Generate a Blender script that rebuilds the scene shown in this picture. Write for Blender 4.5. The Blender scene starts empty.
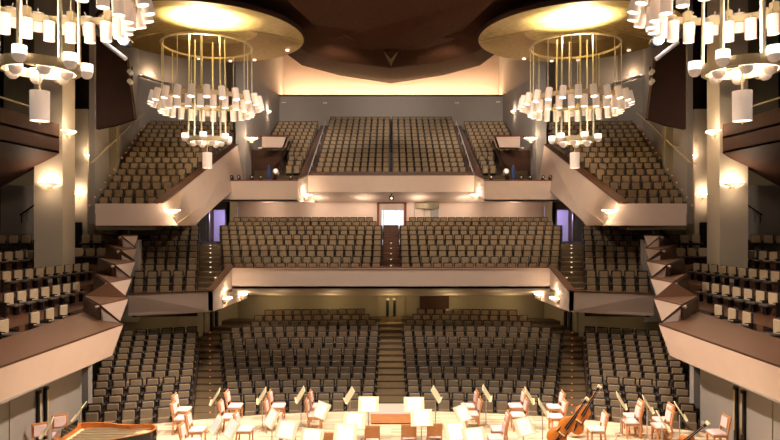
import bpy, bmesh, math, random
from mathutils import Vector, Matrix
random.seed(7)
sc = bpy.context.scene
COL = sc.collection
F, HX, HY, CZ = 600.0, 391.0, 220.0, 6.5
R = math.radians

def W(px, py, Y):            # a measured direction at its real distance
    return Vector(((px-HX)/F*Y, Y, CZ+(HY-py)/F*Y))
def XP(px, Y): return (px-HX)/F*Y
def ZP(py, Y): return CZ+(HY-py)/F*Y

# ------------------------------------------------------------------ materials
def lin(c):
    return tuple((v/12.92 if v <= .04045 else ((v+.055)/1.055)**2.4) for v in [x/255 for x in c])
MATS = {}
def mat(name, rgb, rough=.6, metal=0, var=.12, scale=6, bump=0, stretch=None, emit=0, emit_rgb=None, kind='noise', spec=.3):
    if name in MATS: return MATS[name]
    m = bpy.data.materials.new(name); m.use_nodes = True
    nt = m.node_tree; b = nt.nodes['Principled BSDF']
    c = lin(rgb)
    b.inputs['Roughness'].default_value = rough
    b.inputs['Metallic'].default_value = metal
    b.inputs['Specular IOR Level'].default_value = spec
    tc = nt.nodes.new('ShaderNodeTexCoord'); mp = nt.nodes.new('ShaderNodeMapping')
    nt.links.new(tc.outputs['Object'], mp.inputs[0])
    if stretch: mp.inputs['Scale'].default_value = stretch
    if kind == 'noise':
        tx = nt.nodes.new('ShaderNodeTexNoise'); tx.inputs['Scale'].default_value = scale; tx.inputs['Detail'].default_value = 4
        fac = tx.outputs['Fac']
    else:
        tx = nt.nodes.new('ShaderNodeTexBrick'); tx.inputs['Scale'].default_value = scale
        tx.inputs['Color1'].default_value = (0,0,0,1); tx.inputs['Color2'].default_value = (1,1,1,1); tx.inputs['Mortar'].default_value = (.1,.1,.1,1)
        tx.inputs['Mortar Size'].default_value = .008; tx.inputs['Brick Width'].default_value = 1.6; tx.inputs['Row Height'].default_value = .13
        fac = tx.outputs['Color']
    nt.links.new(mp.outputs[0], tx.inputs['Vector'])
    mx = nt.nodes.new('ShaderNodeMix'); mx.data_type = 'RGBA'
    mx.inputs['A'].default_value = tuple(v*(1-var) for v in c)+(1,)
    mx.inputs['B'].default_value = tuple(min(1, v*(1+var)) for v in c)+(1,)
    nt.links.new(fac, mx.inputs['Factor'])
    nt.links.new(mx.outputs['Result'], b.inputs['Base Color'])
    if bump:
        bp = nt.nodes.new('ShaderNodeBump'); bp.inputs['Strength'].default_value = bump
        nt.links.new(fac, bp.inputs['Height']); nt.links.new(bp.outputs[0], b.inputs['Normal'])
    if emit:
        b.inputs['Emission Color'].default_value = lin(emit_rgb or rgb)+(1,)
        b.inputs['Emission Strength'].default_value = emit
    MATS[name] = m
    return m
M = dict(
 cream = mat('cream_plaster', (214,190,172), .75, var=.05, scale=2),
 grey = mat('grey_plaster', (158,150,142), .8, var=.05, scale=1.5),
 greyd = mat('olive_grey_plaster', (150,138,112), .8, var=.06, scale=1.5),
 colm = mat('column_plaster', (196,180,156), .8, var=.05, scale=1.5),
 door = mat('grey_door_paint', (150,143,134), .6, var=.04, scale=1.5),
 wood = mat('brown_wood', (92,60,42), .45, var=.3, scale=3, stretch=(1,6,1)),
 ledge = mat('ledge_wood', (94,64,46), .45, var=.22, scale=3, stretch=(4,1,1)),
 redwood = mat('red_edge_wood', (120,58,40), .45, var=.2, scale=3),
 dark = mat('dark_wood', (70,48,38), .65, spec=.1, var=.25, scale=2, stretch=(1,5,1)),
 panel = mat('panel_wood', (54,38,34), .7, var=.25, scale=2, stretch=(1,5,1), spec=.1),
 glass = mat('cup_glass', (255,244,232), .5, var=0, emit=1.5, emit_rgb=(255,240,222)),
 ceil = mat('ceiling_wood', (88,56,38), .75, spec=.05, var=.3, scale=1.2, stretch=(6,1,1)),
 black = mat('black_roof', (30,26,25), .9, var=.1),
 stair = mat('aisle_carpet', (112,92,66), .8, var=.15, scale=8),
 floor = mat('stalls_floor', (84,68,50), .7, var=.2, scale=3),
 stage = mat('stage_boards', (226,200,164), .5, var=.26, scale=1.0, kind='brick', stretch=(1,1,1)),
 fabric = mat('seat_fabric', (148,126,98), .9, var=.18, scale=30),
 fabricl = mat('seat_fabric_pale', (168,146,116), .9, var=.15, scale=30),  # paler fabric of the terrace back pads
 frame = mat('seat_frame', (38,31,29), .5, var=.1),
 arm = mat('seat_arm', (70,62,56), .35, var=.1),
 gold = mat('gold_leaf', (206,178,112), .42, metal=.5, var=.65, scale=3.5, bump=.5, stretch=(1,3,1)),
 goldd = mat('gold_leaf_shaded', (176,146,92), .5, metal=.6, var=.3, scale=5, bump=.3),  # shade on the disc's rear part, put into the gold colour
 brass = mat('brass', (196,178,140), .45, metal=.2, var=.08),
 rod = mat('pale_brass_rod', (206,200,172), .5, metal=0, var=.05),
 shade = mat('lamp_shade', (238,220,204), .6, var=.04, emit=.16, emit_rgb=(255,228,206)),
 glow = mat('lamp_glow', (255,246,230), .5, var=0, emit=3.4, emit_rgb=(255,242,220)),
 cup = mat('lamp_cup', (240,218,200), .4, var=.02, emit=.25, emit_rgb=(255,232,214)),
 sconce = mat('sconce_glow', (255,246,230), .5, var=0, emit=14.0, emit_rgb=(255,236,205)),
 flood = mat('flood_glow', (255,250,255), .5, var=0, emit=40.0, emit_rgb=(255,246,255)),
 cove = mat('cove_strip', (255,220,170), .5, var=0, emit=5, emit_rgb=(255,226,190)),
 led = mat('step_light', (255,235,210), .5, var=0, emit=.9, emit_rgb=(255,232,205)),
 ledr = mat('amber_step_light', (255,150,90), .5, var=0, emit=.35, emit_rgb=(255,140,80)),
 room = mat('lit_room', (214,212,240), .8, var=.08, emit=1.1, emit_rgb=(226,222,255)),  # bluish lobby light put into the wall colour and its glow
 roomv = mat('violet_lit_room', (170,160,190), .8, var=.08, emit=.32, emit_rgb=(190,172,225)),  # violet doorway light painted as wall colour with a weak glow
 steel = mat('steel', (180,176,170), .3, metal=.8, var=.05),
 metal = mat('black_metal', (28,28,30), .4, metal=.3, var=.1),
 chairw = mat('chair_wood', (204,142,92), .4, var=.2, scale=5, stretch=(1,1,4)),
 pad = mat('chair_pad', (232,204,196), .85, var=.05),
 desk = mat('stand_desk', (226,212,170), .5, var=.05),
 paper = mat('paper', (246,240,236), .8, var=.02),
 pod = mat('podium_carpet', (226,176,160), .9, var=.06, scale=20),
 bass = mat('bass_varnish', (184,106,40), .28, var=.3, scale=4, stretch=(1,1,3)),
 ebony = mat('ebony', (34,28,26), .35, var=.1),
 piano = mat('piano_black', (16,15,16), .12, var=.1, spec=.6),
 rim = mat('piano_rim_wood', (186,108,52), .35, var=.2, scale=5),
 plate = mat('piano_plate', (240,214,160), .5, metal=.1, var=.2, scale=6),
 ivory = mat('ivory', (240,234,222), .4, var=.02),
 blue = mat('blue_cloth', (70,90,150), .7, var=.1),
 white = mat('white_metal', (222,220,220), .4, var=.03),
)
# ------------------------------------------------------------------ mesh builder
class MB:
    def __init__(s): s.v = []; s.f = []; s.mi = []
    def add(s, vs, fs, mi=0):
        o = len(s.v); s.v += [tuple(v) for v in vs]; s.f += [tuple(o+i for i in f) for f in fs]; s.mi += [mi]*len(fs); return s
    def box(s, x0, x1, y0, y1, z0, z1, mi=0, bev=0, mtx=None):
        if bev <= 0:
            vs = [Vector(p) for p in ((x0,y0,z0),(x1,y0,z0),(x1,y1,z0),(x0,y1,z0),(x0,y0,z1),(x1,y0,z1),(x1,y1,z1),(x0,y1,z1))]
            fs = [(0,3,2,1),(4,5,6,7),(0,1,5,4),(1,2,6,5),(2,3,7,6),(3,0,4,7)]
        else:
            bm = bmesh.new(); bmesh.ops.create_cube(bm, size=1)
            for v in bm.verts: v.co = Vector(((x0+x1)/2+v.co.x*(x1-x0), (y0+y1)/2+v.co.y*(y1-y0), (z0+z1)/2+v.co.z*(z1-z0)))
            bmesh.ops.bevel(bm, geom=bm.edges[:], offset=bev, segments=1, affect='EDGES')
            bm.verts.index_update()
            vs = [v.co.copy() for v in bm.verts]; fs = [tuple(v.index for v in f.verts) for f in bm.faces]; bm.free()
        if mtx: vs = [mtx @ v for v in vs]
        return s.add(vs, fs, mi)
    def slab(s, poly, vec, mi=0):        # a flat outline given real thickness
        n = len(poly); vec = Vector(vec); p = [Vector(q) for q in poly]
        vs = p+[q+vec for q in p]
        fs = [tuple(range(n))[::-1], tuple(range(n, 2*n))]+[(i,(i+1)%n,n+(i+1)%n,n+i) for i in range(n)]
        return s.add(vs, fs, mi)
    def tube(s, a, b, r, n=8, r2=None, mi=0, cap=True):
        a = Vector(a); b = Vector(b); d = (b-a).normalized()
        u = d.orthogonal().normalized(); w = d.cross(u); r2 = r if r2 is None else r2
        vs = []
        for p, q in ((a,r),(b,r2)):
            for i in range(n):
                t = 2*math.pi*i/n; vs.append(p+(u*math.cos(t)+w*math.sin(t))*q)
        fs = [(i,(i+1)%n,n+(i+1)%n,n+i) for i in range(n)]
        if cap: fs += [tuple(range(n))[::-1], tuple(range(n,2*n))]
        return s.add(vs, fs, mi)
    def path(s, pts, r, n=6, mi=0):
        for a, b in zip(pts, pts[1:]): s.tube(a, b, r, n, mi=mi)
        return s
    def lathe(s, prof, n=24, mi=0, c=(0,0,0), mtx=None, close=False):
        vs = []; fs = []; k = len(prof)
        for i in range(n):
            t = 2*math.pi*i/n
            for r, z in prof:
                v = Vector((r*math.cos(t), r*math.sin(t), z))
                vs.append((mtx @ v if mtx else v)+Vector(c))
        for i in range(n):
            j = (i+1)%n
            for q in range(k-1 if not close else k):
                q2 = (q+1)%k
                fs.append((i*k+q, j*k+q, j*k+q2, i*k+q2))
        return s.add(vs, fs, mi)
    def build(s, name, m, parent=None, smooth=False, loc=None, bevel=0):
        me = bpy.data.meshes.new(name); me.from_pydata(s.v, [], s.f)
        bm = bmesh.new(); bm.from_mesh(me)
        bmesh.ops.remove_doubles(bm, verts=bm.verts[:], dist=1e-5)
        bmesh.ops.dissolve_degenerate(bm, edges=bm.edges[:], dist=1e-6)
        bmesh.ops.recalc_face_normals(bm, faces=bm.faces[:]); 
        bm.to_mesh(me); bm.free()
        ms = m if isinstance(m, (list, tuple)) else [m]
        for x in ms: me.materials.append(x)
        if len(ms) > 1 and len(me.polygons) == len(s.mi):
            for p, i in zip(me.polygons, s.mi): p.material_index = i
        if smooth:
            for p in me.polygons: p.use_smooth = True
            try: me.set_sharp_from_angle(angle=R(40))
            except Exception: pass
        o = bpy.data.objects.new(name, me); COL.objects.link(o)
        if parent: o.parent = parent
        if loc is not None: o.location = loc
        if bevel:
            md = o.modifiers.new('b', 'BEVEL'); md.width = bevel; md.segments = 2; md.limit_method = 'ANGLE'
        return o
def tag(o, label=None, cat=None, group=None, kind=None):
    if label: o['label'] = label
    if cat: o['category'] = cat
    if group: o['group'] = group
    if kind: o['kind'] = kind
    return o
def empty(name, label, cat, loc, rz=0, group=None):
    o = bpy.data.objects.new(name, None); o.empty_display_size = .1; COL.objects.link(o)
    o.location = loc; o.rotation_euler = (0,0,rz); return tag(o, label, cat, group)
def struct(name, mb, m, label=None, cat=None, **k):
    return tag(mb.build(name, m, **k), label, cat, None, 'structure')
def dup(root):
    r = root.copy(); COL.objects.link(r)
    for ch in list(root.children):
        c = ch.copy(); COL.objects.link(c); c.parent = r; c.matrix_parent_inverse = ch.matrix_parent_inverse
        for g in list(ch.children):
            d = g.copy(); COL.objects.link(d); d.parent = c; d.matrix_parent_inverse = g.matrix_parent_inverse
    return r
SIDE = {-1:'left', 1:'right'}
def mir(p, s): return Vector((p[0]*(-s), p[1], p[2]))   # data is written for the left side (s=-1)
def mslab(mb, poly, vec, s, mi=0):
    mb.slab([mir(p, s) for p in poly], (vec[0]*(-s), vec[1], vec[2]), mi)
def light(kind, loc, energy, rgb=(255,236,216), size=.1, rot=None, **k):
    l = bpy.data.lights.new(kind.lower()+'_lamp', kind); l.energy = energy; l.color = lin(rgb)
    if kind in ('POINT','SPOT'): l.shadow_soft_size = size
    for a, b in k.items(): setattr(l, a, b)
    o = bpy.data.objects.new(kind.lower()+'_light', l); COL.objects.link(o); o.location = loc
    if rot: o.rotation_euler = rot
    return o
def aim(o, target):
    d = Vector(target)-o.location; o.rotation_euler = d.to_track_quat('-Z','Y').to_euler(); return o
ORD = ['first','second','third','fourth','fifth','sixth','seventh','eighth','ninth','tenth','eleventh','twelfth','thirteenth','fourteenth','fifteenth','sixteenth','seventeenth','eighteenth']

# ------------------------------------------------------------------ camera
cam = bpy.data.cameras.new('camera'); cam.sensor_width = 36; cam.lens = 600/780*36; cam.shift_x = -1/780; cam.clip_end = 300
co = bpy.data.objects.new('camera', cam); COL.objects.link(co); co.location = (0,0,CZ); co.rotation_euler = (R(90),0,0); sc.camera = co

# ------------------------------------------------------------------ seating sections
# each: n rows; row(i) -> inner (x,y), outer (x,y), curvature, seat top height z (left side, x negative)
def lerp(a, b, t): return a+(b-a)*t
def stalls_centre(i):
    Z = 22+.87*i; z = CZ-6.58+.0062*i*i
    xi = -.62; xo = -5.9-.264*i
    return (xi, Z), (xo, Z), .0095, z
def stalls_centre_cut(i):
    cut = {12:(-.6,-8.53), 13:(-.8,-7.7), 14:(-1.2,-7.7), 15:(-1.5,-7.3)}
    return cut.get(i)
def stalls_wing(i):
    t = i/12
    z = CZ-6.42+1.2*(t**1.3)
    return (lerp(-6.97,-9.45,t), lerp(20.8,29.4,t)), (lerp(-10.3,-13.3,t), lerp(20.0,28.2,t)), 0, z
def mid_centre(i):
    t = i/9; Z = lerp(32,41.8,t)
    return (-.5-.012*i, Z), (lerp(-9.0,-11.95,t), Z), .0, CZ+lerp(-2.28,.2,t)
def mid_centre_cut(i):
    return {8:(-.95,-11.1), 9:(-1.25,-11.0)}.get(i)
def mid_wing(i):
    t = i/10
    return (lerp(-9.3,-11.6,t), lerp(28.7,36.3,t)), (lerp(-12.3,-15.2,t), lerp(28.4,35.7,t)), 0, CZ+lerp(-3.1,-.28,t)
def mid_wing_cut(i):
    return {10:(None,-13.2), 9:(None,-13.5), 8:(None,-13.9), 7:(None,-14.0)}.get(i)
def up_centre(i):
    t = i/13; Z = lerp(43.7,57,t)
    return (-.1, Z), (lerp(-5.5,-5.8,t), Z), .0, CZ+lerp(3.9,9.84,t**1.0)
def up_inner(i):
    t = i/11; Z = lerp(45.6,55.5,t)
    return (lerp(-6.9,-6.75,t), Z), (-10.5, Z), 0, CZ+lerp(4.2,9.15,t)
def up_inner_cut(i):
    return {0:(None,-8.05),1:(None,-8.1),2:(None,-8.2),3:(None,-8.3),4:(None,-8.4)}.get(i)
def up_wing(i):
    t = i/14
    return (-11.75, lerp(30.2,45,t)), (lerp(-14.7,-18.0,t), lerp(30.0,44.6,t)), 0, CZ+lerp(1.18,7.4,t)
SECT = [
 ('stalls_centre', stalls_centre, 16, stalls_centre_cut, .55, 'centre stalls', 'centre aisle'),
 ('stalls_wing', stalls_wing, 13, None, .56, 'side stalls', 'side aisle'),
 ('mid_centre', mid_centre, 10, mid_centre_cut, .55, 'centre block of the middle balcony', 'centre stairs'),
 ('mid_wing', mid_wing, 11, mid_wing_cut, .58, 'side block of the middle balcony', 'lit stairs'),
 ('up_centre', up_centre, 14, None, .555, 'top balcony centre block', 'centre line'),
 ('up_inner', up_inner, 12, up_inner_cut, .555, 'top balcony side block', 'lit stairs'),
 ('up_wing', up_wing, 15, None, .55, 'upper side block', 'sloping parapet'),
]
SEATS = []      # (x, y, ztop, yaw, section text, aisle text, side, row, index)
def rowpt(fn, i, t, cut=None):
    a, b, k, z = fn(i)
    xa, xb = a[0], b[0]
    if cut:
        c = cut(i)
        if c: xa = c[0] if c[0] is not None else xa; xb = c[1] if c[1] is not None else xb
    x = lerp(xa, xb, t); f = (x-a[0])/(b[0]-a[0]) if b[0] != a[0] else 0
    y = lerp(a[1], b[1], f)-k*x*x
    return x, y, z
for s in (-1, 1):
    for nm, fn, n, cut, pitch, txt, aisle in SECT:
        for i in range(n):
            x0, y0, z = rowpt(fn, i, 0, cut); x1, y1, _ = rowpt(fn, i, 1, cut)
            L = math.hypot(x1-x0, y1-y0); c = max(1, round(L/pitch))
            for j in range(c):
                t = (j+.5)/c
                x, y, z = rowpt(fn, i, t, cut)
                xa, ya, _ = rowpt(fn, i, max(0,t-.1), cut); xb, yb, _ = rowpt(fn, i, min(1,t+.1), cut)
                yaw = math.atan2(ya-yb, xa-xb)          # left side: inner is to the right
                if s > 0: x = -x; yaw = -yaw
                SEATS.append((x, y, z, yaw, txt, aisle, s, i, j))
# side terraces beside the stage: seat tops along the rows (left data)
def drop(py, Y): return (py-HY)*Y/F
TROWS = [  # (x0,y0),(x1,y1), drop, list of places along the row
 ((-11.75,16.9),(-11.6,21.4), 3.03, [.06,.3,.64,.82,1.0], 'lowest row'),
 ((-14.06,22.2),(-13.56,26.0), 2.70, [k/6 for k in range(7)], 'second row'),
 ((-16.0,25.1),(-15.2,30.0), 2.15, [k/8 for k in range(9)], 'third row'),
 ((-18.3,28.0),(-17.75,30.4), 1.52, [k/4 for k in range(5)], 'fourth row'),
 ((-16.25,31.2),(-15.3,31.3), 1.46, [0,.58,1.16], 'short row by the column'),
 ((-21.2,32.6),(-20.2,33.2), .83, [0,.5,1.0], 'row by the outer wall'),
 ((-16.6,32.6),(-15.4,32.7), .815, [0,.5,1.0], 'back row by the column'),
]
TSEATS = []
for s in (-1, 1):
    for r, (a, b, d, pl, txt) in enumerate(TROWS):
        yaw = math.atan2(b[1]-a[1], b[0]-a[0])
        if s > 0: yaw = -yaw
        for j, t in enumerate(pl):
            x = lerp(a[0], b[0], t); y = lerp(a[1], b[1], t)
            TSEATS.append((x*(-s), y, CZ-d, yaw, txt, s, r, j))

# ------------------------------------------------------------------ seat model (origin on its floor, faces -Y)
SH = .86
def seat_parts():
    back = MB().box(-.252,.252,.10,.17,.36,SH,bev=.03)
    pad = MB().box(-.205,.205,.055,.105,.44,SH-.045,bev=.03)
    cush = MB().box(-.212,.212,-.055,.035,.21,.50,bev=.03, mtx=Matrix.Translation((0,0,.0))@Matrix.Rotation(R(-6),4,'X'))
    arms = [MB().box(x-.03,x+.03,-.20,.14,.555,.595,bev=.012).box(x-.022,x+.022,-.06,.13,.0,.56) for x in (-.272,.272)]
    return back, pad, cush, arms
def open_parts():
    back = MB().box(-.25,.25,.10,.16,.30,SH+.02,bev=.03)
    pad = MB().box(-.225,.225,.05,.105,.40,SH,bev=.03)
    cush = MB().box(-.23,.23,-.36,.06,.36,.45,bev=.03)
    arms = [MB().box(x-.024,x+.024,-.16,.14,.51,.54,bev=.01).box(x-.02,x+.02,-.03,.13,.0,.51) for x in (-.262,.262)]
    return back, pad, cush, arms
def make_open_seat():
    e = empty('terrace_seat', 'x', 'seat', (0,0,0), 0, 'seats on the side terraces')
    b, p, c, a = open_parts()
    bo = b.build('backrest', M['frame'], e); p.build('back_pad', M['fabricl'], bo); c.build('seat_pad', M['arm'], e)
    for q in a: q.build('armrest', M['frame'], e)
    return e
def make_seat():
    e = empty('auditorium_seat', 'x', 'seat', (0,0,0), 0, 'auditorium seats')
    b, p, c, a = seat_parts()
    bo = b.build('backrest', M['frame'], e); p.build('back_pad', M['fabric'], bo); c.build('seat_pad', M['fabric'], e)
    for q in a: q.build('armrest', M['arm'], e)
    return e
allseats = [(x,y,z,yaw,txt,aisle,s,i,j,None) for (x,y,z,yaw,txt,aisle,s,i,j) in SEATS]
# those that show largest: the terraces, then the seats nearest the stage that nothing hides
def shown(t):
    x, y, z = t[0], t[1], t[2]
    px = HX-abs(x)/y*F; py = HY-(z-.1-CZ)/y*F
    if py > 424: return False
    if px < 125 and py < 325+ (123-px)*.333+36 and t[4] == 'side stalls': return False   # behind the terrace front
    if px < 92 and t[4] == 'side stalls' and y > 21.3: return False
    if x < 0 and px < 150 and py > 420: return False
    return True
cand = [t for t in allseats if t[4] in ('centre stalls', 'side stalls') or 'middle' in t[4]]
cand = sorted([t for t in cand if shown(t)], key=lambda t: t[1])
# take whole-looking front part of the hall in order of distance
NEAR = 300-len(TSEATS)
near = cand[:NEAR]; nearset = set(id(t) for t in near)
far = [t for t in allseats if id(t) not in nearset]
proto = make_seat(); used = False
def place_seat(x, y, zt, yaw, label, group):
    global used
    o = proto if not used else dup(proto); used = True
    o.location = (x, y, zt-SH); o.rotation_euler = (0,0,yaw); o['label'] = label; o['group'] = group
oproto = make_open_seat()
for k,(x,y,z,yaw,txt,s,r,j) in enumerate(TSEATS):
    o = oproto if k == 0 else dup(oproto)
    o.location = (x, y, z-SH); o.rotation_euler = (0,0,yaw)
    o['label'] = 'open brown seat, %s from the camera end, %s, %s terrace' % (ORD[j], txt, SIDE[s])
for (x,y,z,yaw,txt,aisle,s,i,j,_) in near:
    place_seat(x, y, z, yaw, 'brown folded seat, %s from the %s, %s row of the %s %s' % (ORD[j], aisle, ORD[i], SIDE[s], txt), 'folding seats of the stalls')
# the rest: one object
mb = MB()
b, p, c, a = seat_parts()
pieces = [(b,0),(p,1),(c,1)]+[(q,2) for q in a]
for (x,y,z,yaw,*_) in far:
    mt = Matrix.Translation((x,y,z-SH))@Matrix.Rotation(yaw,4,'Z')
    for q, mi in pieces: mb.add([mt@Vector(v) for v in q.v], q.f, mi)
me = bpy.data.meshes.new('auditorium_seats'); me.from_pydata(mb.v, [], mb.f)
for k in ('frame','fabric','arm'): me.materials.append(M[k])
for pl, i in zip(me.polygons, mb.mi): pl.material_index = i
o = bpy.data.objects.new('auditorium_seats', me); COL.objects.link(o)
tag(o, 'rows of small brown folding seats filling the balconies and the rear stalls', 'seats', None, 'stuff')

# ------------------------------------------------------------------ stepped floors under the seats
def tiers(mb, fn, n, s, t0=-.0, t1=1.0, base=-1.6, fr=.5, seg=6, depth=None, xin=None, xout=None):
    for i in range(n):
        z = fn(i)[3]-SH
        lo = []; hi = []
        for q in range(seg+1):
            t = lerp(t0, t1, q/seg)
            a = rowpt(fn, i-fr, t); b = rowpt(fn, i+1-fr, t)
            ax, bx = a[0], b[0]
            lo.append((ax, a[1]+.12)); hi.append((bx, b[1]+.12))
        zb = base if depth is None else z-depth
        for q in range(seg):
            P = [(lo[q][0],lo[q][1],z),(lo[q+1][0],lo[q+1][1],z),(hi[q+1][0],hi[q+1][1],z),(hi[q][0],hi[q][1],z)]
            mslab(mb, P, (0,0,zb-z), s)
for s in (-1,1):
    mb = MB(); tiers(mb, stalls_centre, 17, s, -.001, 1.0)
    struct('floor_stalls_centre_'+SIDE[s], mb, M['floor'], 'stepped dark floor under the %s centre stalls' % SIDE[s], 'floor')
    mb = MB(); tiers(mb, stalls_wing, 14, s)
    struct('floor_stalls_side_'+SIDE[s], mb, M['floor'], 'stepped dark floor under the %s side stalls' % SIDE[s], 'floor')
    mb = MB(); tiers(mb, mid_centre, 11, s, depth=.38)
    struct('floor_middle_balcony_'+SIDE[s], mb, M['floor'], 'stepped floor under the %s centre block of the middle balcony' % SIDE[s], 'floor')
    mb = MB(); tiers(mb, mid_wing, 12, s, depth=.6)
    struct('floor_middle_side_'+SIDE[s], mb, M['floor'], 'stepped floor under the %s side block of the middle balcony' % SIDE[s], 'floor')
    mb = MB(); tiers(mb, up_centre, 14, s, depth=.8)
    struct('floor_top_balcony_'+SIDE[s], mb, M['floor'], 'steep stepped floor under the %s half of the top balcony' % SIDE[s], 'floor')
    mb = MB(); tiers(mb, up_inner, 12, s, depth=.8)
    struct('floor_top_side_'+SIDE[s], mb, M['floor'], 'steep stepped floor under the %s side block of the top balcony' % SIDE[s], 'floor')
    mb = MB(); tiers(mb, up_wing, 16, s, depth=.8)
    struct('floor_upper_side_'+SIDE[s], mb, M['floor'], 'steep stepped floor under the %s upper side block' % SIDE[s], 'floor')

# aisles: stepped stairs between two edge lines
def aisle(name, rows, label, mat_='stair', depth=None, base=-1.6):
    # rows: list of (xl, xr, y0, y1, z)
    mb = MB()
    for xl0, xr0, xl1, xr1, y0, y1, z in rows:
        mb.slab([(xl0,y0,z),(xr0,y0,z),(xr1,y1,z),(xl1,y1,z)], (0,0,(base if depth is None else z-depth)-z))
    return struct(name, mb, M[mat_], label, 'stairs')
rows = []
for i in range(17):
    a = stalls_centre(i-.5); b = stalls_centre(i+.5); z = stalls_centre(i)[3]-SH
    rows.append((-.66,.66,-.66,.66,a[0][1]+.1,b[0][1]+.1,z+.02))
aisle('floor_centre_aisle', rows, 'carpeted centre aisle climbing between the stalls blocks')
for s in (-1,1):
    rows = []
    for i in range(17):
        a = stalls_centre(i-.5); b = stalls_centre(i+.5); z = stalls_centre(i)[3]-SH
        def edge(q, f):      # centre block's outer end and the wing's inner end at that depth
            xo = q[1][0]-.02; y = q[1][1]-.0095*xo*xo
            t = (y-20.8)/(29.4-20.8); xw = lerp(-6.97,-9.45,t)+.02
            return xo, min(xw, xo-.9), y
        xo0, xw0, y0 = edge(a,0); xo1, xw1, y1 = edge(b,1)
        if s < 0: rows.append((xw0,xo0,xw1,xo1,y0+.1,y1+.1,z+.03))
        else: rows.append((-xo0,-xw0,-xo1,-xw1,y0+.1,y1+.1,z+.03))
    aisle('floor_%s_aisle' % SIDE[s], rows, 'carpeted %s aisle climbing through the stalls' % SIDE[s])
    # step lights down the aisle
    e = empty('step_light_strip', 'dotted amber step lights down the %s stalls aisle' % SIDE[s], 'lights', (0,0,0), 0, 'stalls step lights')
    for k, r_ in enumerate(rows[:15]):
        x = (r_[0]+r_[1])/2; y = r_[4]
        MB().box(x-.035,x+.035,y-.02,y+.03,r_[6]-.02,r_[6]+.015).build('step_light', M['ledr'], e)
    # middle balcony: lit stairs between side block and centre block
    rows = []
    for i in range(21):
        y0 = 28.9+.66*i; y1 = y0+.66; z = min(CZ-3.93+.225*i, CZ-1.52)
        xl0 = -9.26-.3*(y0-28.7); xl1 = -9.26-.3*(y1-28.7)
        c0 = -8.35 if y0 < 32 else -9.0-.301*(y0-32); c1 = -8.35 if y1 < 32 else -9.0-.301*(y1-32)
        c0 = max(c0, xl0+.95); c1 = max(c1, xl1+.95)
        if s < 0: rows.append((xl0,c0,xl1,c1,y0,y1,z))
        else: rows.append((-c0,-xl0,-c1,-xl1,y0,y1,z))
    aisle('floor_middle_stairs_'+SIDE[s], rows, 'wooden stairs up to the %s doorway of the middle balcony' % SIDE[s], 'stair', depth=.5)
    e = empty('step_light_strip', 'dotted white step lights up the %s stairs of the middle balcony' % SIDE[s], 'lights', (0,0,0), 0, 'balcony step lights')
    for r_ in rows[:12]:
        x = lerp(r_[0], r_[1], .5); y = r_[4]
        MB().box(x-.04,x+.04,y-.03,y+.02,r_[6]-.03,r_[6]+.02).build('step_light', M['led'], e)
    # top balcony: steep stairs with a white nosing strip
    rows = []
    for i in range(28):
        t0 = i/27; t1 = (i+1)/27
        y0 = lerp(43.6,57.2,t0); y1 = lerp(43.6,57.2,t1); z = CZ+lerp(2.9,9.0,t0)
        o0 = lerp(-6.85,-6.72,t0); i0 = lerp(-5.52,-5.82,t0); o1 = lerp(-6.85,-6.72,t1); i1 = lerp(-5.52,-5.82,t1)
        if s < 0: rows.append((o0,i0,o1,i1,y0,y1,z))
        else: rows.append((-i0,-o0,-i1,-o1,y0,y1,z))
    aisle('floor_top_stairs_'+SIDE[s], rows, 'steep stairs beside the %s half of the top balcony' % SIDE[s], 'wood', depth=.6)
    h = MB()
    x = [(-6.05,43.9,CZ+3.35),(-6.15,56.8,CZ+9.35)]
    a_, b_ = mir(x[0],s), mir(x[1],s)
    d = empty('handrail', 'white handrail running up the %s stairs of the top balcony' % SIDE[s], 'handrail', (a_.x,a_.y,CZ+2.9), 0, 'top balcony handrails')
    oo = MB().tube(a_-d.location, b_-d.location, .045, 8).build('rail', M['white'], d)
    for k in range(6):
        p_ = a_.lerp(b_, k/5)-d.location
        MB().tube(p_, p_-Vector((0,0,.45)), .02, 6).build('post', M['white'], d)
# centre stairs of the middle balcony, with grey landing
rows = []
for i in range(11):
    t = i/9; y0 = lerp(32,41.8,t)-.4; rows.append((-.5,.5,-.55,.55,y0,y0+1.09,CZ-2.28-SH+.275*i+.03))
aisle('floor_centre_stairs', rows, 'brown wooden stairs in the middle of the middle balcony', 'wood', depth=.36)
e = empty('step_light_strip', 'brass step lights up the centre stairs of the middle balcony', 'lights', (0,0,0), 0, 'balcony step lights')
for r_ in rows[:7]: MB().box(-.03,.03,r_[4]-.03,r_[4]+.02,r_[6]-.03,r_[6]+.02).build('step_light', M['led'], e)

# ------------------------------------------------------------------ stage
pts = []
for k in range(41):
    x = -10.2+20.4*k/40; pts.append((x, 20.42-.0225*x*x, 0))
poly = pts+[(10.2,7,0),(-10.2,7,0)]
st = struct('stage_floor', MB().slab(poly, (0,0,-1.2)), M['stage'], 'pale wooden stage floor', 'floor')
mb = MB()
for a, b in zip(pts, pts[1:]):
    mb.slab([(a[0],a[1],.012),(b[0],b[1],.012),(b[0],b[1]+.06,.012),(a[0],a[1]+.06,.012)], (0,0,-.07))
struct('trim_stage_edge', mb, M['ledge'], 'wooden edge along the front of the stage', 'trim')
struct('floor', MB().box(-24,24,5,62,-1.9,-1.55), M['floor'], 'lowest floor of the hall', 'floor')
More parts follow.
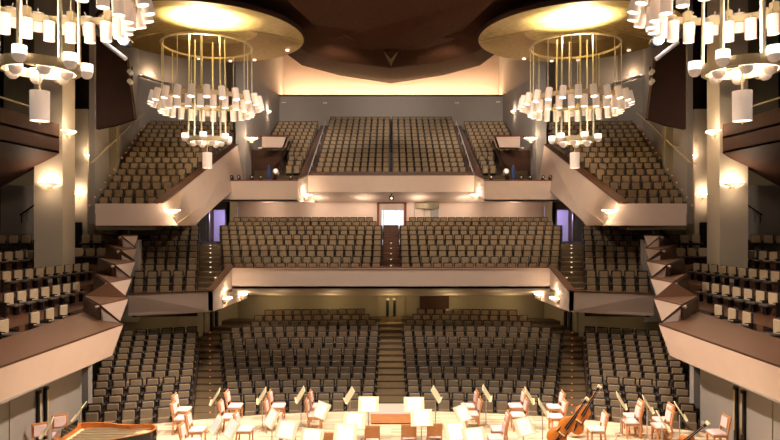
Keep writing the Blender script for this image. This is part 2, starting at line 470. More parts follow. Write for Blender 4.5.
# ------------------------------------------------------------------ walls and shell
struct('wall_rear_stalls', MB().box(-9.3,9.3,36.5,36.8,-.6,2.1), M['greyd'], 'olive lit wall behind the rear stalls', 'wall')
struct('wall_rear_middle', MB().slab([(-16,45.6,4.8),(-.7,45.6,4.8),(-.7,45.6,7.25),(.95,45.6,7.25),(.95,45.6,4.8),(16,45.6,4.8),(16,45.6,9.2),(-16,45.6,9.2)], (0,.35,0)), M['cream'], 'cream wall behind the middle balcony', 'wall')
zc = 18.44
struct('wall_rear_top', MB().box(-11.6,11.6,58,58.35,13,zc), M['grey'], 'grey wall behind the top balcony under the light cove', 'wall')
struct('wall_cove', MB().box(-12.2,12.2,60.2,60.5,17,24), M['cream'], 'cream wall glowing above the light cove', 'wall')
struct('trim_cove', MB().box(-11.6,11.6,57.9,58.1,zc,zc+.16).box(-11.6,11.6,58.1,60.2,zc-.3,zc-.15), M['ledge'], 'ledge hiding the light cove', 'trim')
cv = tag(MB().box(-11,11,59.1,59.3,zc-.14,zc-.06).build('cove_light', M['cove']), 'long warm light strip hidden in the cove above the top balcony', 'light strip')
struct('ceiling_roof', MB().box(-26,26,0,62,24,24.3), M['black'], 'black roof high above the hall', 'ceiling')
for s in (-1,1):
    n = SIDE[s]
    B = lambda x0,x1,y0,y1,z0,z1,mb=None: (mb or MB()).box(min(x0*-s,x1*-s),max(x0*-s,x1*-s),y0,y1,z0,z1)
    struct('wall_top_'+n, B(-11.55,-10.8,44.6,60.3,8.2,24), M['grey'], 'grey side wall of the top balcony, %s' % n, 'wall')
    struct('wall_upper_rear_'+n, B(-20,-11.5,46.6,46.9,5,24), M['grey'], 'grey wall behind the %s upper side block' % n, 'wall')
    mb = MB(); mslab(mb, [(-15.75,31.9,6.3),(-19.2,47,6.3),(-19.2,47,24),(-15.75,31.9,24)], (-.3,0,0), s)
    struct('wall_upper_outer_'+n, mb, M['grey'], 'grey wall along the %s upper side block' % n, 'wall')
    struct('wall_outer_'+n, B(-24,-23.6,5,62,-1.6,24), M['black'], 'dark outer wall, %s' % n, 'wall')
    struct('wall_stalls_outer_'+n, B(-14.4,-14.1,19.2,31.4,-1.6,2.2), M['greyd'], 'wall beside the %s side stalls' % n, 'wall')
    struct('wall_stalls_rear_'+n, B(-14.4,-10.9,30.9,31.2,-1.6,2.15), M['greyd'], 'olive wall behind the %s side stalls' % n, 'wall')
    mb = MB(); mslab(mb, [(-10.9,31,-.6),(-9.3,36.6,-.6),(-9.3,36.6,2.15),(-10.9,31,2.15)], (-.3,0,0), s)
    struct('wall_stalls_angle_'+n, mb, M['greyd'], 'angled wall behind the %s stalls aisle' % n, 'wall')
    # middle balcony outer wall behind the side block
    mb = MB(); mslab(mb, [(-12.9,29.3,2.2),(-16.2,37.2,2.2),(-16.2,37.2,8.5),(-12.9,29.3,4.3)], (-.3,0,0), s)
    mslab(mb, [(-16.2,37.0,2.2),(-14.8,37.0,2.2),(-14.8,37.0,8.5),(-16.2,37.0,8.5)], (0,.3,0), s)
    mslab(mb, [(-14.8,37.1,4.5),(-13.3,37.1,4.5),(-13.3,37.1,8.3),(-14.8,37.1,8.3)], (0,.3,0), s)
    struct('wall_middle_outer_'+n, mb, M['grey'], 'grey wall beside the %s side block of the middle balcony' % n, 'wall')
    # doorway wall of the middle balcony (Z=38.6) with the violet opening
    Yd = 43.0; xa, xb = XP(209,Yd), XP(225.5,Yd); zt = ZP(210,Yd); zb = ZP(241,Yd)
    mb = MB(); mslab(mb, [(-16.5,Yd,zb),(xa,Yd,zb),(xa,Yd,zt),(xb,Yd,zt),(xb,Yd,zb),(-11.55,Yd,zb),(-11.55,Yd,9.0),(-16.5,Yd,9.0)], (0,.3,0), s)
    mslab(mb, [(-11.55,Yd,4.6),(-11.6,45.6,4.6),(-11.6,45.6,9.2),(-11.55,Yd,9.2)], (-.25,0,0), s)
    struct('wall_middle_doorway_'+n, mb, M['greyd'], 'wall with the %s doorway of the middle balcony' % n, 'wall')
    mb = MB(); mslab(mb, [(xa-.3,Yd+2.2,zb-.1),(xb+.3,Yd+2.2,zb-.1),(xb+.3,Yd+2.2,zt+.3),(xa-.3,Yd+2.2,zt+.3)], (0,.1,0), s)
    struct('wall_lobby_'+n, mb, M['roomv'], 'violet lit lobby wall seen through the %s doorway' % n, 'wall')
    mb = MB(); mslab(mb, [(xa-.05,Yd-.05,zb),(xa+.03,Yd-.05,zb),(xa+.03,Yd-.05,zt),(xa-.05,Yd-.05,zt)], (0,.1,0), s); mslab(mb, [(xa-.05,Yd-.05,zt),(xb+.05,Yd-.05,zt),(xb+.05,Yd-.05,zt+.06),(xa-.05,Yd-.05,zt+.06)], (0,.1,0), s); mslab(mb, [(xb-.03,Yd-.05,zb),(xb+.05,Yd-.05,zb),(xb+.05,Yd-.05,zt),(xb-.03,Yd-.05,zt)], (0,.1,0), s)
    struct('trim_doorway_'+n, mb, M['steel'], 'pale frame of the %s doorway' % n, 'trim')
    dr = empty('door_%d' % (1 if s < 0 else 2), 'open grey door leaf beside the violet doorway, %s' % n, 'door', mir((xa-.06,Yd-.1,zb),s)); dr['kind'] = 'structure'
    mb = MB(); mslab(mb, [(-.95,-.02,0),(-.04,-.02,0),(-.04,-.02,zt-zb),(-.95,-.02,zt-zb)], (0,-.05,0), s); mb.build('door_leaf', M['steel'], dr)
    MB().tube(mir((-.12,-.1,.9),s), mir((-.12,-.1,1.4),s), .02, 8).build('handle', M['brass'], dr)
    # stage side wall with the double door
    struct('wall_stage_'+n, B(-10.4,-10.0,6,19.4,-1.4,2.6), M['door'], 'grey wall beside the stage, %s' % n, 'wall')
    struct('wall_stage_return_'+n, B(-11.6,-10.55,20.9,21.2,-1.6,2.6), M['grey'], 'grey pier at the end of the %s stage wall' % n, 'wall')
    dr = empty('door_%d' % (3 if s < 0 else 4), 'tall grey double door with long dark handles beside the stage, %s' % n, 'door', mir((-10,17.05,0),s)); dr['kind'] = 'structure'
    for k in (0, 1):
        y0, y1 = (-1.35, -.02) if k == 0 else (.02, 1.35)
        lf = B(0,.03,y0,y1,.01,2.35).build('door_leaf', M['door'], dr)
        yh = -.16 if k == 0 else .2
        h_ = B(.05,.11,yh-.07,yh+.07,.15,1.62).build('handle', M['metal'], lf)
        B(.05,.13,yh-.075,yh+.075,1.62,1.7).build('handle_cap', M['metal'], h_)
        B(.11,.125,yh+.0,yh+.07,.45,1.6).build('handle_strip', M['brass'], h_)
# rear double doors with tall handles: centre and both sides
def tall_handles(name, label, x, y, z0, z1, w, gap, yaw=0):
    dr = empty(name, label, 'door', (x,y,z0), yaw); dr['kind'] = 'structure'
    for k in (-1,1):
        lf = MB().box(min(0,k*.85),max(0,k*.85),-.03,0,0,z1-z0+.35).build('door_leaf', M['greyd'], dr)
        h = MB().box(k*gap-w/2,k*gap+w/2,-.14,-.05,.1,z1-z0).build('handle', M['metal'], lf)
        MB().box(k*gap-w/2-.02,k*gap+w/2+.02,-.16,-.05,z1-z0,z1-z0+.12).build('handle_cap', M['brass'], h)
tall_handles('door_5', 'olive double door with tall black handles and brass caps, rear centre', XP(391,36.4), 36.45, .15, ZP(300,36.4), .16, .21)
for s in (-1,1):
    tall_handles('door_%d' % (6 if s < 0 else 7), 'dark handled double door at the top of the %s stalls aisle' % SIDE[s], s*10.05, 33.85, .1, 1.85, .2, .24, s*R(74)*-1+ (0))
# brown panel and exit lamps on the rear stalls wall
tag(MB().box(XP(420,36.4),XP(449,36.4),36.4,36.49,ZP(316,36.4),ZP(296.5,36.4)).build('wall_panel', M['dark'], bevel=.01), 'dark brown panel on the rear stalls wall right of the centre door', 'panel')
def twin_lamp(px, py, Y, label):
    p = W(px,py,Y); e = empty('exit_lamp', label, 'lamp', p)
    MB().box(-.14,.14,0,.06,-.06,.06).build('housing', M['greyd'], e)
    for k in (-1,1): MB().lathe([(0,-.03),(.045,-.02),(.045,.02),(0,.03)],10,c=(k*.1,-.04,0)).build('bulb', M['led'], e)
twin_lamp(391,293,36.44,'small twin lamp above the rear centre door')
for px, py, t in ((284,102.5,'far left'),(325,103,'second from left'),(457,103,'third from left'),(498,102,'far right')):
    twin_lamp(px,py,57.93,'tiny twin lamp on the wall behind the top balcony, '+t)
for s in (-1,1): twin_lamp(214.5 if s<0 else 567.5,204.5,42.9,'tiny twin lamp above the %s violet doorway' % SIDE[s])
# centre doorway behind the middle balcony
Yc = 45.55
fr = MB()
for a in ((377,379,203,226),(404,406.5,203,226)): fr.box(XP(a[0],Yc),XP(a[1],Yc),Yc-.08,Yc,ZP(a[3],Yc),ZP(a[2],Yc))
fr.box(XP(377,Yc),XP(406.5,Yc),Yc-.08,Yc,ZP(203.5,Yc),ZP(202.5,Yc))
struct('trim_centre_doorway', fr, M['redwood'], 'thin brown frame around the bright centre doorway', 'trim')
struct('wall_lobby_centre', MB().box(-1.6,1.9,48.4,48.5,4.5,8), M['room'], 'bright bluish lit lobby wall beyond the centre doorway', 'wall')
lb = MB()
for a in (383.5,388,396,401): lb.box(XP(a,47)-.03,XP(a,47)+.03,47,47.06,4.6,7.3)
lb.box(XP(382,47),XP(403,47),47,47.05,5.9,6.0)
struct('window_1', lb, M['white'], 'white glazing bars seen through the centre doorway', 'window')
tag(MB().box(XP(382,42.6),XP(403,42.6),42.5,42.7,CZ-1.4,ZP(228,42.6)).build('balustrade', M['grey']), 'low grey balustrade below the bright centre doorway', 'balustrade')
e = empty('projector', 'small dark projector hung below the top balcony, centre', 'projector', W(391.5,197,43.4))
MB().box(-.17,.17,-.2,.2,-.22,.1,bev=.03).build('body', M['metal'], e); MB().tube((0,0,.1),(0,0,.6),.04).build('mount', M['metal'], e)
MB().lathe([(0,-.01),(.09,0),(.09,.06),(0,.06)],12,mtx=Matrix.Rotation(R(90),4,'X'),c=(0,-.2,-.1)).build('lens', M['led'], e)
# alcove right of the centre doorway
al = MB(); xa, xb = XP(415,45.4), XP(439,45.4)
prof = [(lerp(xa,xb,k/12), 45.55-.55*math.sin(math.pi*k/12)) for k in range(13)]
al.slab([(x,y,ZP(203,45.4)) for x,y in prof], (0,0,-.42))
struct('trim_alcove', al, M['greyd'], 'curved grey canopy right of the bright centre doorway', 'trim')
al = MB().box(XP(430.5,45.4),XP(438.5,45.4),45.5,45.58,CZ-.5,ZP(207,45.4)).box(XP(414,45.4),XP(414.8,45.4),45.5,45.58,CZ-.5,ZP(203,45.4)).box(XP(424,45.4),XP(424.6,45.4),45.5,45.58,CZ-.5,ZP(207,45.4))
struct('door_8', al, M['grey'], 'grey door under the curved canopy', 'door')

# ------------------------------------------------------------------ parapets of the balconies
# middle balcony, centre
YM = 31.5; zt, zb = CZ-2.56, CZ-3.60
mb = MB().slab([(-8.35,YM,zb),(8.35,YM,zb),(8.35,YM,zt),(-8.35,YM,zt)], (0,.22,0))
mb.slab([(-8.35,YM,zb),(8.35,YM,zb),(8.6,36.5,CZ-4.62),(-8.6,36.5,CZ-4.62)], (0,0,.12))
mb.box(-8.35,8.35,YM-.06,YM+.25,zt,zt+.05)
struct('parapet_middle_centre', mb, [M['cream']], 'long cream parapet across the middle balcony', 'parapet')
struct('trim_middle_centre', MB().box(-8.3,8.3,YM-.07,YM+.26,zt+.05,zt+.09), M['redwood'], 'wooden capping on the centre parapet of the middle balcony', 'trim')
for s in (-1,1):
    n = SIDE[s]
    # wing front
    mb = MB()
    a0, a1 = W(128.5,294.5,28.0), W(213,291.5,28.0); b0, b1 = W(128.5,317.5,28.2), W(213,311.5,28.0)
    mslab(mb, [b0,b1,a1,a0], (0,.22,0), s)
    # side face running back along the stairs
    sf = [(-8.32,28.0,CZ-3.34),(-8.35,31.6,CZ-2.45),(-8.35,31.6,CZ-3.6),(-8.5,35.5,CZ-4.42),(-8.5,35.5,CZ-4.62),(-8.3,28.0,CZ-4.27)]
    mslab(mb, sf, (-.22,0,0), s)
    mslab(mb, [(-12.3,28.1,CZ-4.5),(-8.3,28.05,CZ-4.25),(-8.5,35.5,CZ-4.6),(-13.5,31.3,CZ-4.6)], (0,0,.12), s)
    struct('parapet_middle_'+n, mb, M['cream'], 'cream parapet of the %s side block of the middle balcony' % n, 'parapet')
    mb = MB()
    mslab(mb, [a0+Vector((0,-.04,0)),a1+Vector((0,-.04,0)),a1+Vector((0,.3,0)),a0+Vector((0,.3,0))], (0,0,.05), s)
    mslab(mb, [(-8.26,28.0,CZ-3.33),(-8.26,31.6,CZ-2.44),(-8.62,31.6,CZ-2.44),(-8.62,28.0,CZ-3.33)], (0,0,.05), s)
    struct('trim_middle_'+n, mb, M['ledge'], 'wooden capping on the %s side parapet of the middle balcony' % n, 'trim')
    # top balcony side parapet
    Y = 41.0
    mb = MB(); q = [W(220,180.8,Y),W(297.5,180.8,Y),W(308,175.5,43.0),W(308,192.5,43.0),W(300,201,Y),W(220,201,Y)]
    mslab(mb, [q[0],q[1],W(297.5,201,Y),q[5]], (0,.22,0), s)
    mslab(mb, [q[1],q[2],q[3],W(297.5,201,Y)], (-.2,.1,0), s)
    mslab(mb, [W(220,201,Y),W(297.5,201,Y),W(308,192.5,43.0),(-5.6,45.6,ZP(202.5,45.6)),(-12.2,45.6,ZP(202.5,45.6))], (0,0,.1), s)
    mslab(mb, [(-12.1,41.1,CZ+1.5),(-6.5,41.1,CZ+1.5),(-6.0,44.5,CZ+2.9),(-12.1,44.5,CZ+2.9)], (0,0,.1), s)
    struct('parapet_top_'+n, mb, M['cream'], 'cream parapet of the top balcony, %s part' % n, 'parapet')
    mb = MB(); mslab(mb, [q[0]+Vector((0,-.05,0)),q[1]+Vector((.05,-.05,0)),q[1]+Vector((0,.3,0)),q[0]+Vector((0,.3,0))], (0,0,.07), s)
    struct('trim_top_'+n, mb, M['redwood'], 'wooden capping on the %s part of the top balcony parapet' % n, 'trim')
    # upper side block: front parapet and sloping inner wall
    mb = MB()
    f = [W(95,203.5,29.6),W(163.5,203.5,29.6),W(178,225.5,29.6),W(95,225.5,29.6)]
    mslab(mb, f, (0,.2,0), s)
    A1, A2, A3 = (-11.22,29.62,CZ+.83), (-11.25,32.6,CZ+1.78), (-11.35,44.4,CZ+5.55); E1, E2, E3 = (-10.6,29.62,CZ-.27), (-10.65,32.6,CZ-.26), (-10.95,44.4,CZ+2.9)
    mslab(mb, [A1,A2,E2,E1], (-.24,0,0), s); mslab(mb, [A2,A3,E3,E2], (-.24,0,0), s)
    mslab(mb, [(-14.6,29.7,CZ-.27),(-10.55,29.7,CZ-.27),(-10.6,32.6,CZ-.3),(-11.2,40,CZ+1.9),(-11.3,44.4,CZ+2.7),(-15.6,44.4,CZ+2.7),(-15.4,34,CZ-.2)], (0,0,.1), s)
    struct('parapet_upper_'+n, mb, M['cream'], 'cream sloping parapet of the %s upper side block' % n, 'parapet')
    mb = MB(); mslab(mb, [(-11.16,29.5,CZ+.84),(-11.3,44.4,CZ+5.56),(-11.8,44.4,CZ+5.56),(-11.7,29.5,CZ+.84)], (0,0,.07), s)
    struct('trim_upper_'+n, mb, M['wood'], 'dark capping on the sloping parapet, %s' % n, 'trim')
# top balcony centre parapet
Y = 43.0; zt, zb = ZP(175.5,Y), ZP(192,Y)
x0 = XP(308,Y)
mb = MB().slab([(x0,Y,zb),(-x0,Y,zb),(-x0,Y,zt),(x0,Y,zt)], (0,.22,0))
mb.slab([(x0,Y+.1,zb),(-x0,Y+.1,zb),(5.7,45.6,ZP(202.5,45.6)),(-5.7,45.6,ZP(202.5,45.6))], (0,0,.1))
mb.slab([(x0,Y+.1,zb+.3),(-x0,Y+.1,zb+.3),(-x0,Y+.9,zb+.6),(x0,Y+.9,zb+.6)], (0,0,.1))
struct('parapet_top_centre', mb, M['cream'], 'long cream parapet across the centre of the top balcony', 'parapet')
struct('trim_top_centre', MB().box(x0,-x0,Y-.04,Y+.3,zt,zt+.09).box(x0,-x0,Y+.25,Y+.3,zt,zt+.28), M['ledge'], 'wooden capping on the centre parapet of the top balcony', 'trim')

# control boxes on the top balcony
for s in (-1,1):
    n = SIDE[s]; Y = 44.3
    mb = MB(); p = [W(262,136.5,Y),W(288,137,Y),W(284,148.5,Y),W(262,148.5,Y)]
    mslab(mb, p, (0,.2,0), s)
    mslab(mb, [W(288,137,Y),W(290,136,47.5),W(286,147.5,47.5),W(284,148.5,Y)], (-.15,0,0), s)
    mslab(mb, [W(258,148.5,Y),W(284,148.5,Y),W(286,147.5,47.5),W(268,147.5,47.5)], (0,0,.08), s)
    struct('parapet_box_'+n, mb, M['cream'], 'small cream box balcony beside the %s side block' % n, 'parapet')
    mb = MB(); mslab(mb, [p[0]+Vector((-.3,-.05,0)),p[1]+Vector((.06,-.05,0)),p[1]+Vector((.06,.25,0)),p[0]+Vector((-.3,.25,0))], (0,0,.06), s)
    struct('trim_box_'+n, mb, M['redwood'], 'wooden capping on the %s box balcony' % n, 'trim')
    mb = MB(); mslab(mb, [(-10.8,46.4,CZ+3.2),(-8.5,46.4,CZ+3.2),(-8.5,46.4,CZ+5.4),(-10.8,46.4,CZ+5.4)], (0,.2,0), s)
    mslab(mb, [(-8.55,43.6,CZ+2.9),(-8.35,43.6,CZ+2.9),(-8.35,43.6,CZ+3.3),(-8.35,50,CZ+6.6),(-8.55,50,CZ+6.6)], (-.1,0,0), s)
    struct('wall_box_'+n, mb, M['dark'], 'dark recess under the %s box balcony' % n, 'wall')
    # equipment standing on the side ledge
    zl = ZP(180.8,41.0)+.07
    for k, (px, t) in enumerate(((232,'nearest the side wall'),(239,'second from the side wall'),(252,'third from the side wall'),(261,'fourth from the side wall'),(291,'beside the stairs'))):
        x = XP(px,41.15)*(-s); e = empty('ledge_spotlight', 'small dark spotlight on the %s top ledge, %s' % (n,t), 'spotlight', (x,41.15,zl), 0, 'ledge spotlights')
        MB().box(-.12,.12,-.1,.1,0,.05).build('foot', M['metal'], e); b_ = MB().lathe([(.0,-.16),(.1,-.16),(.13,.12),(0,.12)],12,c=(0,0,.18),mtx=Matrix.Rotation(R(80),4,'X')).build('lamp_body', M['metal'], e)
        MB().lathe([(0,-.01),(.06,0),(0,.01)],10,c=(0,-.13,.2),mtx=Matrix.Rotation(R(80),4,'X')).build('lens', M['steel'], e)
    x = XP(270,43.0)*(-s); zf = CZ+2.4
    e = empty('blue_banner', 'furled blue banner standing behind the %s top ledge' % n, 'banner', (x,42.6,zf), 0)
    MB().tube((0,0,0),(0,0,1.5),.02).build('pole', M['steel'], e); MB().lathe([(.05,.5),(.13,.6),(.12,1.3),(.04,1.42)],10).build('cloth', M['blue'], e)
    x = XP(277.5,43.0)*(-s)
    e = empty('follow_spot', 'white follow spot on a stand behind the %s top ledge' % n, 'spotlight', (x,42.6,zf), 0)
    MB().tube((0,0,0),(0,0,1.0),.03).build('stand', M['metal'], e); MB().lathe([(0,-.35),(.16,-.33),(.2,.3),(0,.34)],14,c=(0,0,1.0),mtx=Matrix.Rotation(R(80),4,'X')).build('lamp_body', M['white'], e)
    MB().lathe([(0,-.02),(.12,0),(0,.02)],12,c=(0,-.36,1.06),mtx=Matrix.Rotation(R(80),4,'X')).build('lens', M['led'], e)
    # handrail along the outer wall of the upper block
    a_, b_ = mir((-15.05,30.2,CZ+2.9),s), mir((-17.9,43.8,CZ+7.9),s)
    e = empty('handrail', 'thin brass handrail climbing the wall beside the %s upper side block' % n, 'handrail', a_, 0, 'upper handrails')
    MB().tube((0,0,0), b_-a_, .04, 8).build('rail', M['brass'], e)
    for k in range(5):
        q = (b_-a_)*(k/4); MB().tube(q, q+mir((-.35,0,-.1),s), .02, 6).build('bracket', M['brass'], e)
    e = empty('step_light_strip', 'row of tiny amber step lights beside the outer edge, %s upper side block' % n, 'lights', (0,0,0), 0, 'upper step lights')
    for k in range(15):
        a = up_wing(k); q = mir((a[1][0]-.25, a[1][1]-.25, a[3]-.45), s)
        MB().box(q.x-.03,q.x+.03,q.y-.03,q.y+.03,q.z-.03,q.z+.03).build('step_light', M['ledr'], e)
# wing wall coves
for s in (-1,1):
    mb = MB(); a_, b_ = Vector((-18.5,44.0,ZP(75,44.0))), Vector((-17.5,46.4,ZP(75,44.0)))
    mslab(mb, [(-18.75,43.8,5),(-17.6,46.62,5),(-17.6,46.62,24),(-18.75,43.8,24)], (-.2,0,0), s)
    light('POINT', mir((-17.75,45.0,ZP(72,44.0)),s), 70, (255,220,180), .15)
    mslab(mb, [a_,b_,b_+Vector((.35,0,0)),a_+Vector((.35,0,0))], (0,0,-.12), s)
    struct('trim_side_cove_'+SIDE[s], mb, M['grey'], 'short light ledge high on the %s wall' % SIDE[s], 'trim')
    mb = MB(); mslab(mb, [a_+Vector((.06,.1,.02)),b_+Vector((.06,-.1,.02)),b_+Vector((.16,-.1,.02)),a_+Vector((.16,.1,.02))], (0,0,.03), s)
    tag(mb.build('cove_light', M['cove']), 'short warm light strip on the %s wall ledge' % SIDE[s], 'light strip')

# ------------------------------------------------------------------ side terraces beside the stage
TZ = {5:19.0,4:21.2,3:23.4,2:25.7,1:27.9,0:30.1}
TT = {5:(123,325),4:(127.9,299.3),3:(131.2,279),2:(135.2,262),1:(136.6,248.8),0:(138,236)}
SS = {4:(99.7,305.8),3:(108.7,283.2),2:(114.8,265.5),1:(120.2,250.5),0:(121.6,236.5)}
II = {5:(84,313),4:(84.7,297.4),3:(94.3,274.2),2:(98.4,259.2),1:(103.3,244.2),0:(106.5,230.8)}
def atdrop(px, py, d): Y = d*F/(py-HY); return W(px, py, Y)
T = {}; S = {}; I = {}
for k in range(6):
    T[k] = W(TT[k][0],TT[k][1],TZ[k]); d = CZ-T[k].z
    if k < 5: S[k] = atdrop(*SS[k], d)
    I[k] = atdrop(*II[k], d)
S[5] = Vector((-8.95,9.0,T[5].z)); I5n = Vector((-10.35,9.0,T[5].z))
for s in (-1,1):
    n = SIDE[s]
    fm = MB(); lm = MB()
    for k in range(6):
        bot = Vector((-.36,0,-.97))
        a, b = S[k], T[k]
        mslab(fm, [a,b,b+bot,a+(bot if k == 5 else Vector((-.02,0,-.05)))], (-.14,0,0), s)
        if k > 0:
            c = S[k-1]; mslab(fm, [b+Vector((-.02,.02,-.02)),c+Vector((0,.05,-.03)),c+Vector((0,.1,-.5)),b+bot+Vector((0,.02,0))], (-.02,.08,0), s)
            up = Vector((0,0,.05))
            for tri in ((a,b,I[k]), (b,c,I[k])): mslab(lm, [q+Vector((0,0,.004)) for q in tri], (0,0,.05), s)
        else:
            mslab(lm, [a,b,b+Vector((-2.6,1.6,0)),I[k]], (0,0,.05), s)
    mslab(lm, [S[5],S[5].lerp(T[5],.999),I[5],I5n], (0,0,.045), s)
    struct('parapet_terrace_'+n, fm, M['cream'], 'cream sawtooth parapet of the %s side terrace' % n, 'parapet')
    struct('ledge_terrace_'+n, lm, M['ledge'], 'wide brown wooden ledges on the %s side terrace' % n, 'ledge')
    # inner sides of the ledges and the stepped platforms
    im = MB()
    def inner(p, q, h): mslab(im, [p,q,q-Vector((0,0,h)),p-Vector((0,0,h))], (-.06,0.02,0), s)
    inner(I5n, I[5], .9)
    for k in range(5):
        inner(S[k], I[k], .9); 
        nxt = S[k-1] if k > 0 else T[0]+Vector((-2.6,1.6,0))
        inner(I[k], Vector((nxt.x-.8,nxt.y+1.0,I[k].z)), .9)
    struct('trim_terrace_'+n, im, M['wood'], 'wooden inner faces of the %s terrace ledges' % n, 'trim')
    pm = MB()
    plat = [((-12.75,9),(-10.3,9),(-10.4,21.2),(-12.75,23.2),0),
            ((-14.9,14),(-12.7,14),(-12.3,26.5),(-14.7,27.6),1),
            ((-17.1,16),(-14.8,16),(-14.0,30.4),(-16.4,31.0),2),
            ((-19.6,18),(-17.0,18),(-16.6,31.0),(-19.2,31.6),3),
            ((-16.6,30.75),(-14.2,30.75),(-14.2,31.9),(-16.6,31.9),4),
            ((-23.4,18),(-19.5,18),(-19.1,34.2),(-23.4,34.4),5),
            ((-17.6,31.95),(-14.4,31.95),(-14.4,33.3),(-17.6,33.3),6)]
    for a, b, c, d_, r in plat:
        z = CZ-TROWS[r][2]-SH
        mslab(pm, [(p_[0],p_[1],z) for p_ in (a,b,c,d_)], (0,0,-(.34 if r == 0 else 1.2)), s)
    struct('floor_terrace_'+n, pm, M['wood'], 'brown wooden stepped floor of the %s side terrace' % n, 'floor')
    # underside, end pier
    um = MB()
    mslab(um, [(-9.25,9,2.22),(-8.85,19.0,2.22),(-9.8,21.3,2.22),(-13.6,30.0,2.22),(-16,30,2.22),(-13,9,2.22)], (0,0,.1), s)
    mslab(um, [W(118,240,30.4),W(138.5,240,30.4),W(137,322,30.4),W(118,322,30.4)], (0,.4,0), s)
    struct('soffit_terrace_'+n, um, M['grey'], 'grey underside and end pier of the %s side terrace' % n, 'soffit')
    # columns
    struct('column_terrace_'+n, MB().box(min(-17.25*-s,-15.88*-s),max(-17.25*-s,-15.88*-s),29,30.15,2.5,24), M['colm'], 'thick square column rising from the %s side terrace' % n, 'column')
    struct('column_rear_'+n, MB().box(min(-17.85*-s,-17.0*-s),max(-17.85*-s,-17.0*-s),33.6,34.6,3.5,ZP(109,33.6)), M['colm'], 'grey column behind the %s side terrace' % n, 'column')
    # upper wooden side balcony
    bm_ = MB(); X = -15.95
    mslab(bm_, [(X,12,CZ+3.2),(X,28.85,CZ+3.2),(X,28.85,CZ+4.6),(X,12,CZ+4.6)], (-.25,0,0), s)
    mslab(bm_, [(X,12,CZ+3.2),(X,28.85,CZ+3.2),(-17.3,29.3,CZ+2.56),(-20.5,31,CZ+1.5),(-20.5,12,CZ+1.5)], (0,0,.1), s)
    mslab(bm_, [(X,12,CZ+3.9),(X,28.85,CZ+3.9),(-22,28.85,CZ+3.9),(-22,12,CZ+3.9)], (0,0,.1), s)
    struct('parapet_wood_'+n, bm_, M['dark'], 'dark wooden front of the %s upper balcony' % n, 'parapet')
    e = empty('handrail', 'brass guard rail on top of the %s dark wooden balcony' % n, 'handrail', mir((X,20,CZ+4.6),s), 0, 'guard rails')
    MB().tube((0,-6,.42),(0,7,.42),.04,8).build('rail', M['brass'], e)
    for k in range(6): MB().tube((0,-5+2.3*k,0),(0,-5+2.3*k,.42),.035,6).build('post', M['steel'], e)
    struct('wall_terrace_back_'+n, MB().box(min(-22.6*-s,-16.0*-s),max(-22.6*-s,-16.0*-s),35,35.3,4,24), M['greyd'], 'wall behind the %s side terrace' % n, 'wall')
    gb = MB(); p0 = W(-14,184,32.4); p1 = W(20.5,184,32.4)
    gb.box(min(p0.x*-s,p1.x*-s),max(p0.x*-s,p1.x*-s),33.6,34.0,4.5,p0.z)
    p0 = W(20.5,191,34.6); p1 = W(33,191,34.6); gb.box(min(p0.x*-s,p1.x*-s),max(p0.x*-s,p1.x*-s),34.5,34.9,4.5,p0.z)
    struct('wall_lobby_block_'+n, gb, M['grey'], 'low grey walls at the back of the %s side terrace' % n, 'wall')
    sm = MB()
    for k in range(6):
        x = -20.0+.28*k; sm.box(min(x*-s,(x+.28)*-s),max(x*-s,(x+.28)*-s),33.0,33.4,4.4,5.2+.22*k)
    struct('stairs_terrace_'+n, sm, M['dark'], 'small dark stepped balustrade by the %s column' % n, 'stairs')
    a_, b_ = mir(W(20,215,32.9),s), mir(W(38,202.5,32.9),s)
    e = empty('handrail', 'dark slanting handrail over the small steps by the %s column' % n, 'handrail', a_)
    MB().tube((0,0,0),b_-a_,.045,8).build('rail', M['metal'], e)
    for k in (.1,.9):
        q = (b_-a_)*k; MB().tube(q,q-Vector((0,0,.5)),.025,6).build('post', M['metal'], e)
    e = empty('loudspeaker', 'dark upright loudspeaker standing in the corner by the %s rear column' % n, 'loudspeaker', mir((-17.15,32.9,CZ-.815-SH),s))
    MB().box(-.17,.17,-.15,.15,0,1.55,bev=.03).build('cabinet', M['metal'], e)
    MB().box(-.13,.13,-.17,-.15,.5,1.45).build('grille', M['ebony'], e)
    # dark acoustic panel
    Yp = 31.3
    pl = [W(126,56,Yp),W(134.4,118.7,Yp),W(115,125,Yp),W(96,129,Yp),W(96,35,Yp)]
    mb = MB(); mslab(mb, pl, (0,.3,0), s)
    mslab(mb, [W(100,-20,34.7),W(100,112,34.7),W(74,120,34.7),W(74,-20,34.7)], (0,.2,0), s)
    struct('panel_side_'+n, mb, M['panel'], 'large dark wooden panel hanging on the %s side' % n, 'wall panel')
    tr = empty('truss_light', 'bright floodlight on a slanted pale bar, upper %s' % n, 'floodlight', mir(W(125,41,25.5),s))
    a_, b_ = mir(W(104,42,25.5),s)-tr.location, mir(W(126,59,25.5),s)-tr.location
    MB().tube(a_, b_, .09, 8).build('bar', M['white'], tr)
    MB().lathe([(0,-.3),(.2,-.25),(.24,.2),(0,.2)],16,c=(0,.1,0),mtx=Matrix.Rotation(R(90),4,'X')).build('lamp_body', M['metal'], tr)
    MB().lathe([(0,-.02),(.2,0),(0,.02)],16,c=(0,-.22,0),mtx=Matrix.Rotation(R(90),4,'X')).build('lens', M['flood'], tr)
    MB().tube((0,.1,0),(0,.1,5),.05,8).build('hanger', M['metal'], tr)
    sp = empty('wall_spot', 'pair of small pale spots below the %s floodlight' % n, 'spotlight', mir(W(132,80,31.1),s))
    for k in (0,1): MB().lathe([(0,-.16),(.11,-.14),(.13,.12),(0,.14)],12,c=(0,-.2,.35-.5*k),mtx=Matrix.Rotation(R(70),4,'X')).build('spot_head', M['white'], sp)
    MB().tube((0,0,-.3),(0,0,.7),.04).build('mount', M['metal'], sp)

